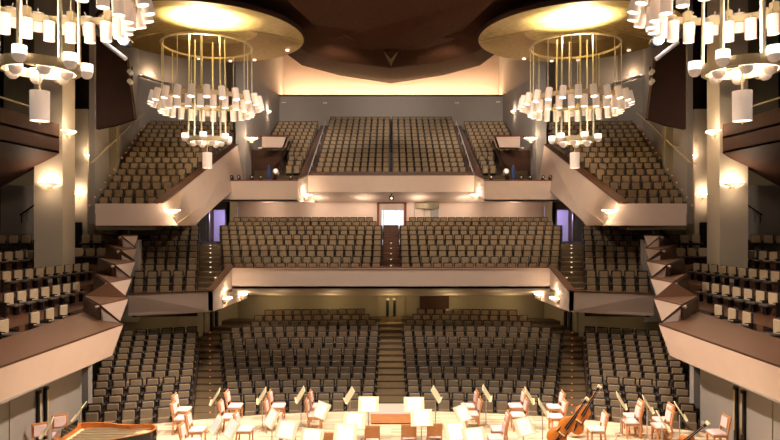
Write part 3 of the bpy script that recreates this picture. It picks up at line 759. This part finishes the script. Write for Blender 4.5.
# ------------------------------------------------------------------ ceiling
def PH(px, py, h): return W(px, py, h*F/(HY-py))
def msym(l): return l+[Vector((-p.x,p.y,p.z)) for p in l[::-1] if abs(p.x) > 1e-4]
ridge = [PH(285,40,11.9),PH(308,53,11.9),PH(340,62,11.9),PH(391,68,11.9)]
edge = [PH(284,52,13.0),PH(302,65.5,13.0),PH(340,75.5,13.0),PH(391,83.5,13.0)]
mb = MB()
rs = msym(ridge); es = msym(edge)
for i in range(len(rs)-1): mb.slab([rs[i],rs[i+1],es[i+1],es[i]], (0,0,.18))
near = [Vector((p.x*1.9,26,CZ+11.5)) for p in rs]
for i in range(len(rs)-1): mb.slab([rs[i],rs[i+1],near[i+1],near[i]], (0,0,.18))
struct('ceiling', mb, M['ceil'], 'dark brown curved wooden ceiling over the rear of the hall', 'ceiling')
mb = MB()
fa = [PH(255,36,11.0),PH(302,38.5,11.0),PH(336,38,11.0),PH(391,17,11.0)]
mb.slab(msym(fa)+[Vector((12,12,CZ+12.2)),Vector((-12,12,CZ+12.2))], (0,0,.3))
struct('ceiling_front', mb, M['ceil'], 'lower dark wooden ceiling panel with a notched edge', 'ceiling')
mb = MB()
fb = [PH(330,41,11.3),PH(360,49.5,11.3),PH(372,55,11.3),PH(391,50,11.3)]
mb.slab(msym(fb)+[Vector((5,27,CZ+10.2)),Vector((-5,27,CZ+10.2))], (0,0,.15))
struct('ceiling_star', mb, M['ceil'], 'star shaped inner facet of the dark wooden ceiling', 'ceiling')
a, b, c = PH(383.3,50.5,11.2), PH(398.7,50.5,11.2), PH(391,66.5,11.35); d_ = Vector((0,a.y+.4,CZ+10.75)); top = Vector((0,(a.y+c.y)/2,CZ+11.49))
mb = MB().add([a,b,c,d_,top], [(0,1,3),(1,2,3),(2,0,3),(0,2,4),(2,1,4),(1,0,4)])
struct('trim_ceiling_point', mb, M['ceil'], 'small pale pointed boss at the middle of the ceiling', 'trim')

# ------------------------------------------------------------------ chandeliers
def chandelier(X, Y, label, gname, seed):
    e = empty('chandelier', label, 'chandelier', (X,Y,CZ+4.2), 0, gname)     # origin at the shade ring
    z0 = 6.3-4.2     # shade level above origin
    def P(r, t, z): return Vector((r*math.cos(t), r*math.sin(t), z))
    top = 9.4-4.2
    # top hoop, shade hoop, lower hoop
    def hoop(name, r, z, h, w, m):
        return MB().lathe([(r-w,z-h/2),(r+w,z-h/2),(r+w,z+h/2),(r-w,z+h/2)],48,close=True).build(name, m, e)
    hoop('top_hoop', 2.36, top, .1, .05, M['brass'])
    hoop('shade_hoop', 2.5, z0+.15, .22, .05, M['brass'])
    hoop('lower_hoop', .98, .12, .26, .06, M['brass'])
    for k in range(12):
        t = 2*math.pi*(k+.3)/12
        rod = MB().tube(P(2.36,t,z0+.1), P(2.36,t,top), .022, 6).build('rod', M['rod'], e)
        MB().box(-.1,.1,-.1,.1,-.02,.32).build('bracket', M['brass'], rod, loc=P(2.42,t,z0+.1))
    for k in range(6):
        t = 2*math.pi*(k+.5)/6
        MB().tube(P(1.0,t,.1), P(.95,t,9.9-4.2), .045, 8).build('inner_rod', M['rod'], e)
    # shades in two rows
    def shade(r, t, z, tilt, rad=.17, hh=.62, m='shade'):
        mt = Matrix.Translation(P(r,t,z))@Matrix.Rotation(t,4,'Z')@Matrix.Rotation(-tilt,4,'Y')
        o = MB().lathe([(rad*.98,-hh/2),(rad,hh/2),(rad*.55,hh/2+.02),(.0001,hh/2+.02)],16).build('lamp_shade', M[m], e, smooth=True)
        o.matrix_local = mt
        MB().lathe([(.0001,-hh/2+.03),(rad*.93,-hh/2+.03)],16).build('glowing_mouth', M['glow'], o)
        MB().tube((0,0,hh/2),(-.12,0,hh/2+.12),.02,6).build('stem', M['brass'], o)
    for k in range(24): shade(2.82, 2*math.pi*(k+.1)/24, z0+.1, R(14))
    for k in range(24): shade(2.34, 2*math.pi*(k+.6)/24, z0-.28, R(3))
    # cups on the lower hoop
    for k in range(12):
        t = 2*math.pi*(k+.25)/12; r = 1.2 if k%2 else .72
        prof = [(.0001,-.2),(.08,-.185),(.145,-.13),(.175,-.05),(.18,0)]
        zc_ = .16 if k%2 else -.02
        o = MB().lathe(prof,16).build('lamp_cup', M['shade'], e, smooth=True, loc=P(r,t,zc_))
        MB().lathe([(.18,0),(.18,.24),(.17,.24),(.0001,.2)],16).build('lit_glass', M['glass'], o, smooth=True)
        MB().tube((0,0,0),P(.98,t,.1)-P(r,t,zc_),.03,6).build('bracket', M['brass'], o)
    # hanging cylinder
    MB().tube((0,0,-.55),(0,0,.12),.03,8).build('stem', M['brass'], e)
    for k in range(3):
        t = 2*math.pi*k/3+.3
        MB().tube((0,0,.12), P(.97,t,.12), .025, 6).build('spoke', M['brass'], e)
    o = MB().lathe([(.25,-1.4),(.255,-.55),(.2,-.54),(.0001,-.54)],28).build('drop_shade', M['cup'], e, smooth=True)
    MB().lathe([(.0001,-1.37),(.24,-1.37)],28).build('glowing_mouth', M['glow'], o)
    MB().tube((0,0,-1.48),(0,0,-1.37),.015,6).build('finial', M['brass'], o)
    return e
RC = ((-9.95,32.5),(9.95,32.5)); FC = ((-9.95,17.0),(9.95,17.0))
chandelier(*RC[0], 'far left brass chandelier hung under the gold disc', 'chandeliers', 1)
chandelier(*RC[1], 'far right brass chandelier hung under the gold disc', 'chandeliers', 2)
chandelier(*FC[0], 'near left brass chandelier, cut by the upper left corner of the photo', 'chandeliers', 3)
chandelier(*FC[1], 'near right brass chandelier, cut by the upper right corner of the photo', 'chandeliers', 4)
# gold discs
for s in (-1,1):
    x = 10.1*s; e = empty('gold_disc', 'large gold leaf ceiling disc above the far %s chandelier' % SIDE[s], 'ceiling disc', (x,32.6,CZ+10), 0, 'gold discs')
    mb = MB(); mb2 = MB(); n = 72; rings = [0,.5,1.2,2,2.8,3.6,4.4,4.9,5.3]
    def zz(r, fold): return .55*(1-(r/5.3)**2)
    def pt(r, t): return Vector((r*math.cos(t), r*math.sin(t), zz(r,0)))
    cut = lambda p: p.y > .35+.42*abs(p.x)-1.0*0 and p.length > 2.2
    # front part of the shallow bowl, and back part with shade in its colour
    for i in range(n):
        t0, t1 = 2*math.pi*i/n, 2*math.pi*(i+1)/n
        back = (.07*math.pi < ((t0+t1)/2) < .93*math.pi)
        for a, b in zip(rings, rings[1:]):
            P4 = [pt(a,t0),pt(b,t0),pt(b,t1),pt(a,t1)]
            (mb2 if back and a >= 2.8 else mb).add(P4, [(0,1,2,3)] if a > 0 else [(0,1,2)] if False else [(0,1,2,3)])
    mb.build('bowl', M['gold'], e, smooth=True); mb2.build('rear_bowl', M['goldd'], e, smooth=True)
    MB().lathe([(5.3,0),(5.36,.02),(5.36,.22),(5.0,.5),(3,.85),(0.001,1.0)],72).build('rim', M['dark'], e, smooth=True)
    for q in (.06*math.pi, .94*math.pi):
        MB().tube(pt(2.3,q)-Vector((0,0,.0)), pt(5.25,q)-Vector((0,0,.0)), .035, 6).build('seam', M['brass'], e)
    MB().tube((0,0,.9),(0,0,3.9),.12,8).build('hanger', M['metal'], e)
    for k,(q,r) in enumerate(((.2*math.pi,4.9),(.5*math.pi,5.1),(.62*math.pi,5.0),(.4*math.pi,5.1))):
        MB().lathe([(0,-.05),(.1,-.04),(.12,.04),(0,.05)],12,c=pt(r,q)-Vector((0,0,.06))).build('rim_lamp', M['led'], e)
    aim(light('SPOT', (x,32.0,CZ+8.6), 11500, (255,240,210), .3, spot_size=R(112), spot_blend=1.0), (x-s*.7,30.9,CZ+12))

# ------------------------------------------------------------------ sconces
SC = []
def sconce(p, label, yaw=0, w=.5, energy=60, group='wall sconces'):
    e = empty('wall_sconce', label, 'sconce', p, yaw, group)
    n = 12; w *= .85; prof = [(.05,-.15),(w*.45,-.08),(w*.98,.04),(w,.07)]
    vs = []; fs = []; k = len(prof)
    for i in range(n+1):
        t = math.pi+math.pi*i/n
        for r, z in prof: vs.append((r*math.cos(t), r*math.sin(t)*.8, z))
    for i in range(n):
        for q in range(k-1): fs.append((i*k+q,(i+1)*k+q,(i+1)*k+q+1,i*k+q+1))
    MB().add(vs, fs).build('bowl', M['cup'], e, smooth=True)
    g = MB().slab([(w*.93*math.cos(math.pi+math.pi*i/n), w*.74*math.sin(math.pi+math.pi*i/n), .05) for i in range(n+1)], (0,0,.05)).build('lamp_glass', M['sconce'], e)
    MB().box(-.12,.12,-.06,.0,-.24,.1).build('backplate', M['brass'], e)
    f = Vector((math.sin(yaw), -math.cos(yaw), 0))
    light('POINT', Vector(p)+f*(w*.55)+Vector((0,0,.3)), energy*.5, (255,226,196), .08)
    light('POINT', Vector(p)+f*(w*.9)+Vector((0,0,-.4)), energy*.25, (255,226,196), .08)
for s in (-1,1):
    n = SIDE[s]
    def put(px, py, Y, label, yaw=0, w=.5, en=60): sconce(mir(W(px,py,Y),s), label, yaw*(-s), w, en)
    put(68,133,28.95,'bright sconce high on the near face of the %s terrace column' % n, R(70), .5, 60)
    put(50,184.5,28.93,'bright wide sconce on the front of the %s terrace column below the dark balcony' % n, 0, .68, 55)
    put(78,196,33.5,'small sconce between the two columns, %s' % n, 0, .42, 55)
    put(92,157.5,33.5,'sconce on the %s rear column' % n, 0, .5, 45)
    put(172.5,212,29.5,'sconce at the corner of the %s upper side block parapet' % n, 0, .48, 70)
    put(213,181,38.4,'sconce where the %s sloping parapet meets the top balcony' % n, R(80), .45, 30)
    put(251.5,139.5,44.5,'sconce on the %s grey side wall above the box balcony' % n, 0, .6, 90)
    put(267,112.5,52.5,'farther sconce on the %s grey side wall of the top balcony' % n, R(85), .55, 60)
    put(306.5,196,42.2,'sconce at the %s corner of the centre parapet, top balcony' % n, 0, .5, 70)
    put(225.5,299.5,30.2,'nearer sconce under the %s stairs of the middle balcony' % n, R(85), .5, 45)
    put(241.5,295.5,33.6,'farther sconce under the %s stairs of the middle balcony' % n, R(85), .5, 45)
# ------------------------------------------------------------------ stage furniture
def make_chair():
    e = empty('orchestra_chair', 'x', 'chair', (0,0,0), 0, 'orchestra chairs')   # faces +Y away from the camera by default
    for x in (-.19,.19):
        MB().box(x-.02,x+.02,.16,.2,0,.43).build('leg', M['chairw'], e)
        MB().slab([(x-.02,-.2,0),(x+.02,-.2,0),(x+.02,-.16,.43),(x+.02,-.27,.95),(x-.02,-.27,.95),(x-.02,-.16,.43)], (0,-.045,0)).build('leg', M['chairw'], e)
    MB().box(-.21,.21,-.2,.21,.38,.43).build('seat_frame', M['chairw'], e)
    MB().box(-.215,.215,-.2,.23,.43,.5,bev=.025).build('seat_pad', M['pad'], e)
    mt = Matrix.Translation((0,-.235,.76))@Matrix.Rotation(R(9),4,'X')
    b = MB().box(-.2,.2,-.03,.005,-.18,.2,bev=.012,mtx=mt).build('backrest', M['chairw'], e)
    MB().box(-.15,.15,.005,.045,-.15,.14,bev=.012,mtx=mt).build('back_pad', M['pad'], b)
    return e
cproto = make_chair(); cused = False
CH = []
def chair(px, py, zref, yaw, label, group='orchestra chairs'):
    """zref: height of the point seen at (px,py)"""
    global cused
    Y = (CZ-zref)*F/(py-HY); X = XP(px,Y)
    o = cproto if not cused else dup(cproto); cused = True
    o.location = (X,Y,.0); o.rotation_euler = (0,0,yaw); o['label'] = label; o['group'] = group
RT, LF = R(-90), R(90)       # facing right / facing left
for px, py, yw, lab in [
 (183,408,RT,'pale padded wooden chair by the left stage edge, farther of its pair'),
 (182,416.5,RT,'pale padded wooden chair by the left stage edge, nearer of its pair'),
 (197,428,RT,'wooden chair with bright seat in front of the left stage edge pair'),
 (191,440,RT,'wooden chair cut by the bottom of the photo right of the piano'),
 (235,404.5,RT,'wooden chair facing right at the stage edge right of the left aisle, back one'),
 (229,415,RT,'wooden chair facing right near the left aisle, front one'),
 (245,427.5,RT,'wooden stool-like chair right of the large slanted score, left side'),
 (278,404.5,RT,'wooden chair facing right at the stage edge, second pair from the left aisle'),
 (274,414,RT,'wooden chair behind the slanted score, second pair from the left aisle'),
 (318.5,404.5,RT,'wooden chair facing right at the stage edge, nearest left of the podium'),
 (315,413.5,RT,'wooden chair facing right in front of the stage edge, nearest left of the podium'),
 (288,428,RT,'tall-backed wooden chair hidden behind the white scores, left of centre'),
 (468.5,404.5,LF,'wooden chair facing left at the stage edge, nearest right of the podium'),
 (472,412.5,LF,'wooden chair facing left in front of the stage edge, nearest right of the podium'),
 (499,427.5,LF,'wooden chair with bright seat right of the low scores, farther of two'),
 (496,436,LF,'wooden chair with bright seat right of the low scores, nearer of two'),
 (516,404.5,LF,'wooden chair facing left at the stage edge, second pair right of the podium'),
 (518.5,413.5,LF,'wooden chair facing left in front, second pair right of the podium'),
 (554.5,405.5,LF,'wooden chair at the stage edge just left of the double basses'),
 (556.5,415,LF,'wooden chair half hidden by the double basses'),
 (596,427.5,LF,'wooden chair with pale seat right of the double basses'),
 (632.5,414.5,LF,'wooden chair facing left by the right stage edge, farther of its pair'),
 (630.5,420,LF,'wooden chair facing left by the right stage edge, nearer of its pair'),
 (662,418.5,LF,'wooden chair facing left second from the right stage corner, farther one'),
 (661,424.5,LF,'wooden chair facing left second from the right stage corner, nearer one'),
 (717,431,LF,'wooden chair with pink seat at the far right of the stage')]:
    chair(px, py, .5, yw, lab)
for px, py, lab in [
 (372.5,429,'orange wooden chair seen from behind just left of the podium'),
 (329,436,'orange wooden chair seen from behind left of the low white scores'),
 (408.6,428,'orange wooden chair seen from behind just right of the podium centre'),
 (434,427,'orange wooden chair seen from behind right of the tallest frontal score')]:
    chair(px, py, .76, 0, lab)
chair(40,424,1.0,R(-150),'pink-backed wooden chair beside the left stage door, nearer one')
chair(60,417,.95,R(-150),'pink-backed wooden chair beside the left stage door, farther one')

def make_stand():
    e = empty('music_stand', 'x', 'music stand', (0,0,0), 0, 'music stands')    # desk faces -Y (toward the player)
    MB().tube((0,0,.12),(0,0,1.0),.016,8).build('pole', M['steel'], e)
    for k in range(3):
        t = 2*math.pi*k/3+.5
        MB().tube((0,0,.16),(.3*math.cos(t),.3*math.sin(t),.01),.012,6).build('leg', M['steel'], e)
    mt = Matrix.Translation((0,-.02,1.1))@Matrix.Rotation(R(-32),4,'X')
    d = MB().box(-.3,.3,-.012,.012,-.22,.24,bev=.006,mtx=mt).build('desk', M['desk'], e)
    MB().box(-.3,.3,-.06,-.012,-.22,-.2,mtx=mt).build('lip', M['desk'], d)
    return e
sproto = make_stand(); sused = False
def stand(px, py, yaw, label, sheet=True, zc_=1.1, tilt=0, wide=1):
    global sused
    Y = (CZ-zc_)*F/(py-HY); X = XP(px,Y)
    o = sproto if not sused else dup(sproto); sused = True
    o.location = (X,Y,0); o.rotation_euler = (0,0,yaw); o['label'] = label
    if sheet:
        mt = Matrix.Translation((0,-.02,1.1))@Matrix.Rotation(R(-32),4,'X')
        m = MB()
        for k in (-1,1):
            m.box(min(0,k*.21),max(0,k*.21),-.03,-.014,-.195,.2,mtx=mt)
        b = m.build('sheet_music', M['paper']); b.location = (X,Y,0); b.rotation_euler = (0,0,yaw)
        tag(b, 'score on the '+label, 'sheet music', 'scores on the music stands')
LS = [ (216,397,R(-78),'edge-on cream stand by the left aisle foot'),
 (262.5,396,R(-78),'edge-on cream stand left of the second stage edge chair pair'),
 (301,395,R(-78),'edge-on cream stand left of the podium, third from the centre aisle'),
 (350,395.5,R(-78),'edge-on cream stand just left of the centre aisle'),
 (435.5,394.5,R(78),'edge-on cream stand just right of the centre aisle'),
 (486,393.5,R(78),'edge-on cream stand right of the first pair of right chairs'),
 (528.5,396,R(78),'edge-on cream stand behind the second pair of right chairs'),
 (542.5,408.5,R(78),'edge-on cream stand just left of the double basses'),
 (620.5,401,R(72),'edge-on cream stand third from the right stage corner'),
 (647,404.5,R(72),'edge-on cream stand second from the right stage corner'),
 (662,421.5,R(74),'low edge-on cream stand in front of the right chair pair'),
 (679.5,411.5,R(72),'edge-on cream stand nearest the right stage corner')]
for px, py, yw, lab in LS: stand(px, py, yw, lab, sheet=False)
for px, py, yw, lab in [
 (368.5,404.5,0,'frontal stand just left of the podium'),
 (414,405,0,'frontal stand just right of the podium'),
 (354.5,421,R(-4),'frontal stand in front of the left podium stand'),
 (345.5,433,R(-6),'lowest frontal stand left of the podium'),
 (421.5,418,R(4),'frontal stand in front of the right podium stand'),
 (322,410.5,R(-48),'slanted stand among the chairs left of the podium'),
 (272,418.5,R(-58),'slanted stand second from the left aisle'),
 (287,430,R(-20),'broad stand low left of the podium'),
 (312,438,R(-12),'stand cut by the bottom of the photo left of the podium'),
 (232,429,R(-52),'big slanted stand below the left aisle'),
 (217,425,R(-62),'small slanted stand nearest the left aisle'),
 (462,413.5,R(48),'slanted stand right of the podium chairs'),
 (455.5,431.5,R(16),'low stand right of the podium, left one'),
 (474,437,R(14),'low stand right of the podium cut by the photo bottom'),
 (523.5,427,R(30),'slanted stand right of the pair of bright chairs')]:
    stand(px, py, yw, lab)
stand(80,412,R(-75),'wooden edge-on stand behind the piano', sheet=False)
stand(48,428,R(-65),'wooden edge-on stand left of the piano', sheet=False)
# podium
e = empty('podium', 'low wooden conductor podium with pink carpeted top at the stage edge', 'podium', (0,19.6,0))
MB().box(-.64,.64,-.5,.5,0,.31).build('body', M['chairw'], e); MB().box(-.65,.65,-.51,.51,.31,.345,bev=.01).build('carpet', M['pod'], e)
MB().box(-.62,.62,-.52,-.49,0,.03).build('plinth', M['dark'], e)

# double basses
def outline(sc_=1.0):
    half = [(0,0),(.17,.005),(.27,.06),(.325,.18),(.32,.32),(.27,.42),(.205,.49),(.185,.56),(.2,.63),(.235,.72),(.25,.82),(.215,.93),(.13,1.03),(.055,1.1)]
    return [(x*sc_,z*sc_) for x,z in half]+[(-x*sc_,z*sc_) for x,z in half[::-1] if x > 0]
def bass(p, tiltx, lean, yaw, label, L=1.0):
    e = empty('double_bass', label, 'double bass', p, 0, 'double basses')
    e.rotation_euler = (lean, tiltx, yaw)
    ol = outline(L)
    body = MB()
    lay = [(-.11,.9),(-.085,1.0),(.085,1.0),(.115,.9),(.13,.55)]
    n = len(ol); cz_ = .5*L; vs = []; fs = []
    for y, k in [(-.13,.55)]+lay:
        vs += [(x*k, y*L, cz_+(z-cz_)*k) for x, z in ol]
    nl = len(lay)+1
    for l in range(nl-1):
        for i in range(n): fs.append((l*n+i, l*n+(i+1)%n, (l+1)*n+(i+1)%n, (l+1)*n+i))
    fs += [tuple(range(n)), tuple((nl-1)*n+i for i in range(n))]
    body.add(vs, fs); b = body.build('body', M['bass'], e, smooth=True)
    for k in (-1,1): MB().box(k*.13-.012,k*.13+.012,-.142*L,-.125*L,.4*L,.62*L).build('sound_hole', M['ebony'], b)
    MB().box(-.09,.09,-.21*L,-.12*L,.44*L,.47*L).build('bridge', M['desk'], b)
    MB().slab([(-.045,-.19*L,.08*L),(.045,-.19*L,.08*L),(.028,-.2*L,.4*L),(-.028,-.2*L,.4*L)],(0,.03,0)).build('tailpiece', M['ebony'], b)
    nk = MB().slab([(-.035,-.12*L,1.05*L),(.035,-.12*L,1.05*L),(.022,-.1*L,1.66*L),(-.022,-.1*L,1.66*L)],(0,.06,0)).build('neck', M['bass'], e)
    MB().slab([(-.045,-.19*L,.66*L),(.045,-.19*L,.66*L),(.025,-.125*L,1.64*L),(-.025,-.125*L,1.64*L)],(0,.03,0)).build('fingerboard', M['ebony'], nk)
    MB().slab([(-.006,-.215*L,.3*L),(.006,-.215*L,.3*L),(.006,-.14*L,1.7*L),(-.006,-.14*L,1.7*L)],(0,.004,0)).build('strings', M['steel'], nk)
    sc2 = MB().box(-.035,.035,-.11*L,-.02*L,1.66*L,1.82*L,bev=.012).build('pegbox', M['ebony'], e)
    MB().tube((-.05,-.08*L,1.87*L),(.05,-.08*L,1.87*L),.05,12).build('scroll', M['desk'], sc2)
    for k in range(4): MB().tube((-.12 if k%2 else .12,-.06*L,(1.69+.03*k)*L),(0,-.06*L,(1.69+.03*k)*L),.012,6).build('peg', M['steel'], sc2)
    MB().tube((0,0,-.16*L),(0,0,.03),.012,6).build('endpin', M['steel'], e)
    return e
bass((5.36,17.9,.19), R(34), R(-14), R(-10), 'double bass whose neck crosses the right aisle foot, farther one', .85)
bass((4.5,16.75,.24), R(38), R(-14), R(-12), 'double bass leaning in front of the other bass, nearer one', .85)
bass((7.65,16.4,.10), R(38), R(-20), R(-60), 'dark bass leaning on the pink-seated chair, far right', .72)

# grand piano, lid off, tail toward the right
pz = 1.0
e = PIANO = empty('grand_piano', 'black grand piano with its lid removed, strings showing, lower left', 'piano', (-8.0,15.55,0))
pl = [(-.55,-.78),(-.55,.78),(.1,.82),(.5,.78),(.9,.66),(1.3,.62),(1.7,.68),(2.0,.66),(2.2,.5),(2.28,.25),(2.22,.0),(1.95,-.2),(1.5,-.45),(1.0,-.7),(.6,-.78)]
def off(pl, d):
    c = Vector((.7,0)); return [tuple(Vector(p)+(c-Vector(p)).normalized()*d) for p in pl]
inn = off(pl,.07); n = len(pl)
vs = [(x,y,.62) for x,y in pl]+[(x,y,pz) for x,y in pl]
MB().add(vs, [(i,(i+1)%n,n+(i+1)%n,n+i) for i in range(n)]+[tuple(range(n))]).build('case', M['piano'], e)
vs = [(x,y,.8) for x,y in inn]+[(x,y,pz) for x,y in inn]+[(x,y,pz) for x,y in pl]
MB().add(vs, [(i,(i+1)%n,n+(i+1)%n,n+i) for i in range(n)]+[(n+i,n+(i+1)%n,2*n+(i+1)%n,2*n+i) for i in range(n)]).build('rim', M['rim'], e)
MB().slab([(x,y,.8) for x,y in inn],(0,0,.04)).build('soundboard', M['plate'], e)
plate = MB()
for k in range(7): plate.tube((-.3,-.6+.2*k,.87),(min(2.0,1.1+.2*k if k < 5 else 1.5),-.5+.19*k,.87),.025,6)
plate.build('iron_plate', M['brass'], e)
st_ = MB()
for k in range(40):
    y = -.62+1.3*k/39; x1 = .55+1.5*(k/39)**.8*.95
    st_.box(-.25,min(x1,1.95),y-.003,y+.003,.895,.9)
tag(st_.build('strings', M['steel'], e), kind='stuff')
MB().box(-.95,-.55,-.78,.78,.62,.72).build('keybed', M['piano'], e)
kb = MB().box(-.93,-.72,-.62,.62,.72,.745).build('keyboard', M['ivory'], e)
md = MB().box(-.45,-.42,-.4,.4,pz,pz+.2,mtx=Matrix.Translation((-.42,0,pz))@Matrix.Rotation(R(12),4,'Y')@Matrix.Translation((.42,0,-pz))).build('music_desk', M['piano'], e)
for x, y in ((-.35,-.62),(-.35,.62),(1.8,.2)): MB().tube((x,y,0),(x,y,.62),.05,10,r2=.075).build('leg', M['piano'], e)
MB().box(-.35,-.3,-.12,.12,.06,.62).build('pedal_lyre', M['piano'], e)
PIANO.scale = (.8,.95,1)
# small floor boxes lying on the stage boards
# ------------------------------------------------------------------ lamps
for (x, y) in RC: light('POINT', (x,y,CZ+5.25), 130, (255,234,208), .5)
for (x, y) in FC: light('POINT', (x,y,CZ+5.25), 480, (255,234,214), .6)
# stage spotlights on the lighting bridge above the stage
for x in (-6,-2,2,6):
    aim(light('SPOT', (x,12,CZ+10), 5400, (255,245,234), .4, spot_size=R(58), spot_blend=.7), (x*.9,16.6,0))
# added unseen spots under the ceiling, filling seating and rear wall with light
for (x,y,tx,ty,tz,en,sz) in ((-5,26,-4.5,27,0,3000,70),(5,26,4.5,27,0,3000,70),(0,22,0,36,4,3000,75),(-4,38,-4,58,16.6,3600,56),(4,38,4,58,16.6,3600,56),
    (-6,19,-14,25,3,2600,56),(6,19,14,25,3,2600,56)):
    aim(light('SPOT', (x,y,CZ+10.4), en, (255,238,222), .5, spot_size=R(sz), spot_blend=.8), (tx,ty,tz))
# added unseen spots that brighten the side walls, columns and sloping parapets
for s in (-1,1):
    aim(light('SPOT', (s*3.6,33,CZ+9.3), 2200, (255,236,220), .4, spot_size=R(46), spot_blend=.9), (s*16.5,46.6,15))
    aim(light('SPOT', (-s*4.0,30,CZ+9.3), 7500, (255,236,220), .4, spot_size=R(36), spot_blend=.9), (s*11,51,13))
    aim(light('SPOT', (s*1,19,CZ+10.4), 4200, (255,232,206), .4, spot_size=R(26), spot_blend=.9), (s*16,29.5,11))
for s in (-1,1): aim(light('SPOT', (-s*5,25,CZ+9.4), 5200, (255,238,224), .4, spot_size=R(34), spot_blend=.9), (s*11.3,37,8.4))
# added unseen spots over the stage, brightening the terrace fronts and balcony fronts
for s in (-1,1):
    aim(light('SPOT', (s*5,17,CZ+9.0), 16500, (255,234,218), .4, spot_size=R(46), spot_blend=.8), (-s*9.3,19,2.6))
    aim(light('SPOT', (s*4,17,CZ+10), 5200, (255,234,216), .4, spot_size=R(44), spot_blend=.8), (s*5,41,8.5))
# added unseen points brightening under the middle balcony, and points under the top balcony
for x in (-7,-3.5,0,3.5,7): light('POINT', (x,35.2,CZ-4.95), 20, (255,226,170), .15)
for x in (-6,-3,0,3,6): light('POINT', (x,33.2,CZ-4.5), 9, (255,226,180), .15)
for s in (-1,1): light('POINT', (s*11.8,29.0,1.75), 14, (255,226,175), .12)
for x in (-9,-5.5,-2,2,5.5,9): light('POINT', (x,44.2,CZ+1.0), 45, (255,232,210), .15)
for s in (-1,1):
    l = light('AREA', (s*5.4,59.5,zc+.3), 420, (255,196,136), shape='RECTANGLE'); l.data.size = 10.6; l.data.size_y = .15; l.rotation_euler = (R(238),0,0)
    l = light('AREA', (0+s*5.4,59.2,zc+.02), 520, (255,214,172), shape='RECTANGLE'); l.data.size = 10.6; l.data.size_y = .2; l.rotation_euler = (R(180),0,0)
for s in (-1,1): light('POINT', (s*12.4,44.2,CZ+.2), 40, (214,196,255), .3)
light('POINT', (0,47.4,CZ+.4), 60, (220,220,255), .3)

w = bpy.data.worlds.new('world'); sc.world = w; w.use_nodes = True
w.node_tree.nodes['Background'].inputs[0].default_value = (.9,.78,.68,1); w.node_tree.nodes['Background'].inputs[1].default_value = .025
vs_ = sc.view_settings; sc.display_settings.display_device = 'sRGB'
vs_.view_transform = 'Standard'; vs_.look = 'None'; vs_.gamma = 1; vs_.use_curve_mapping = False; vs_.exposure = 0.2
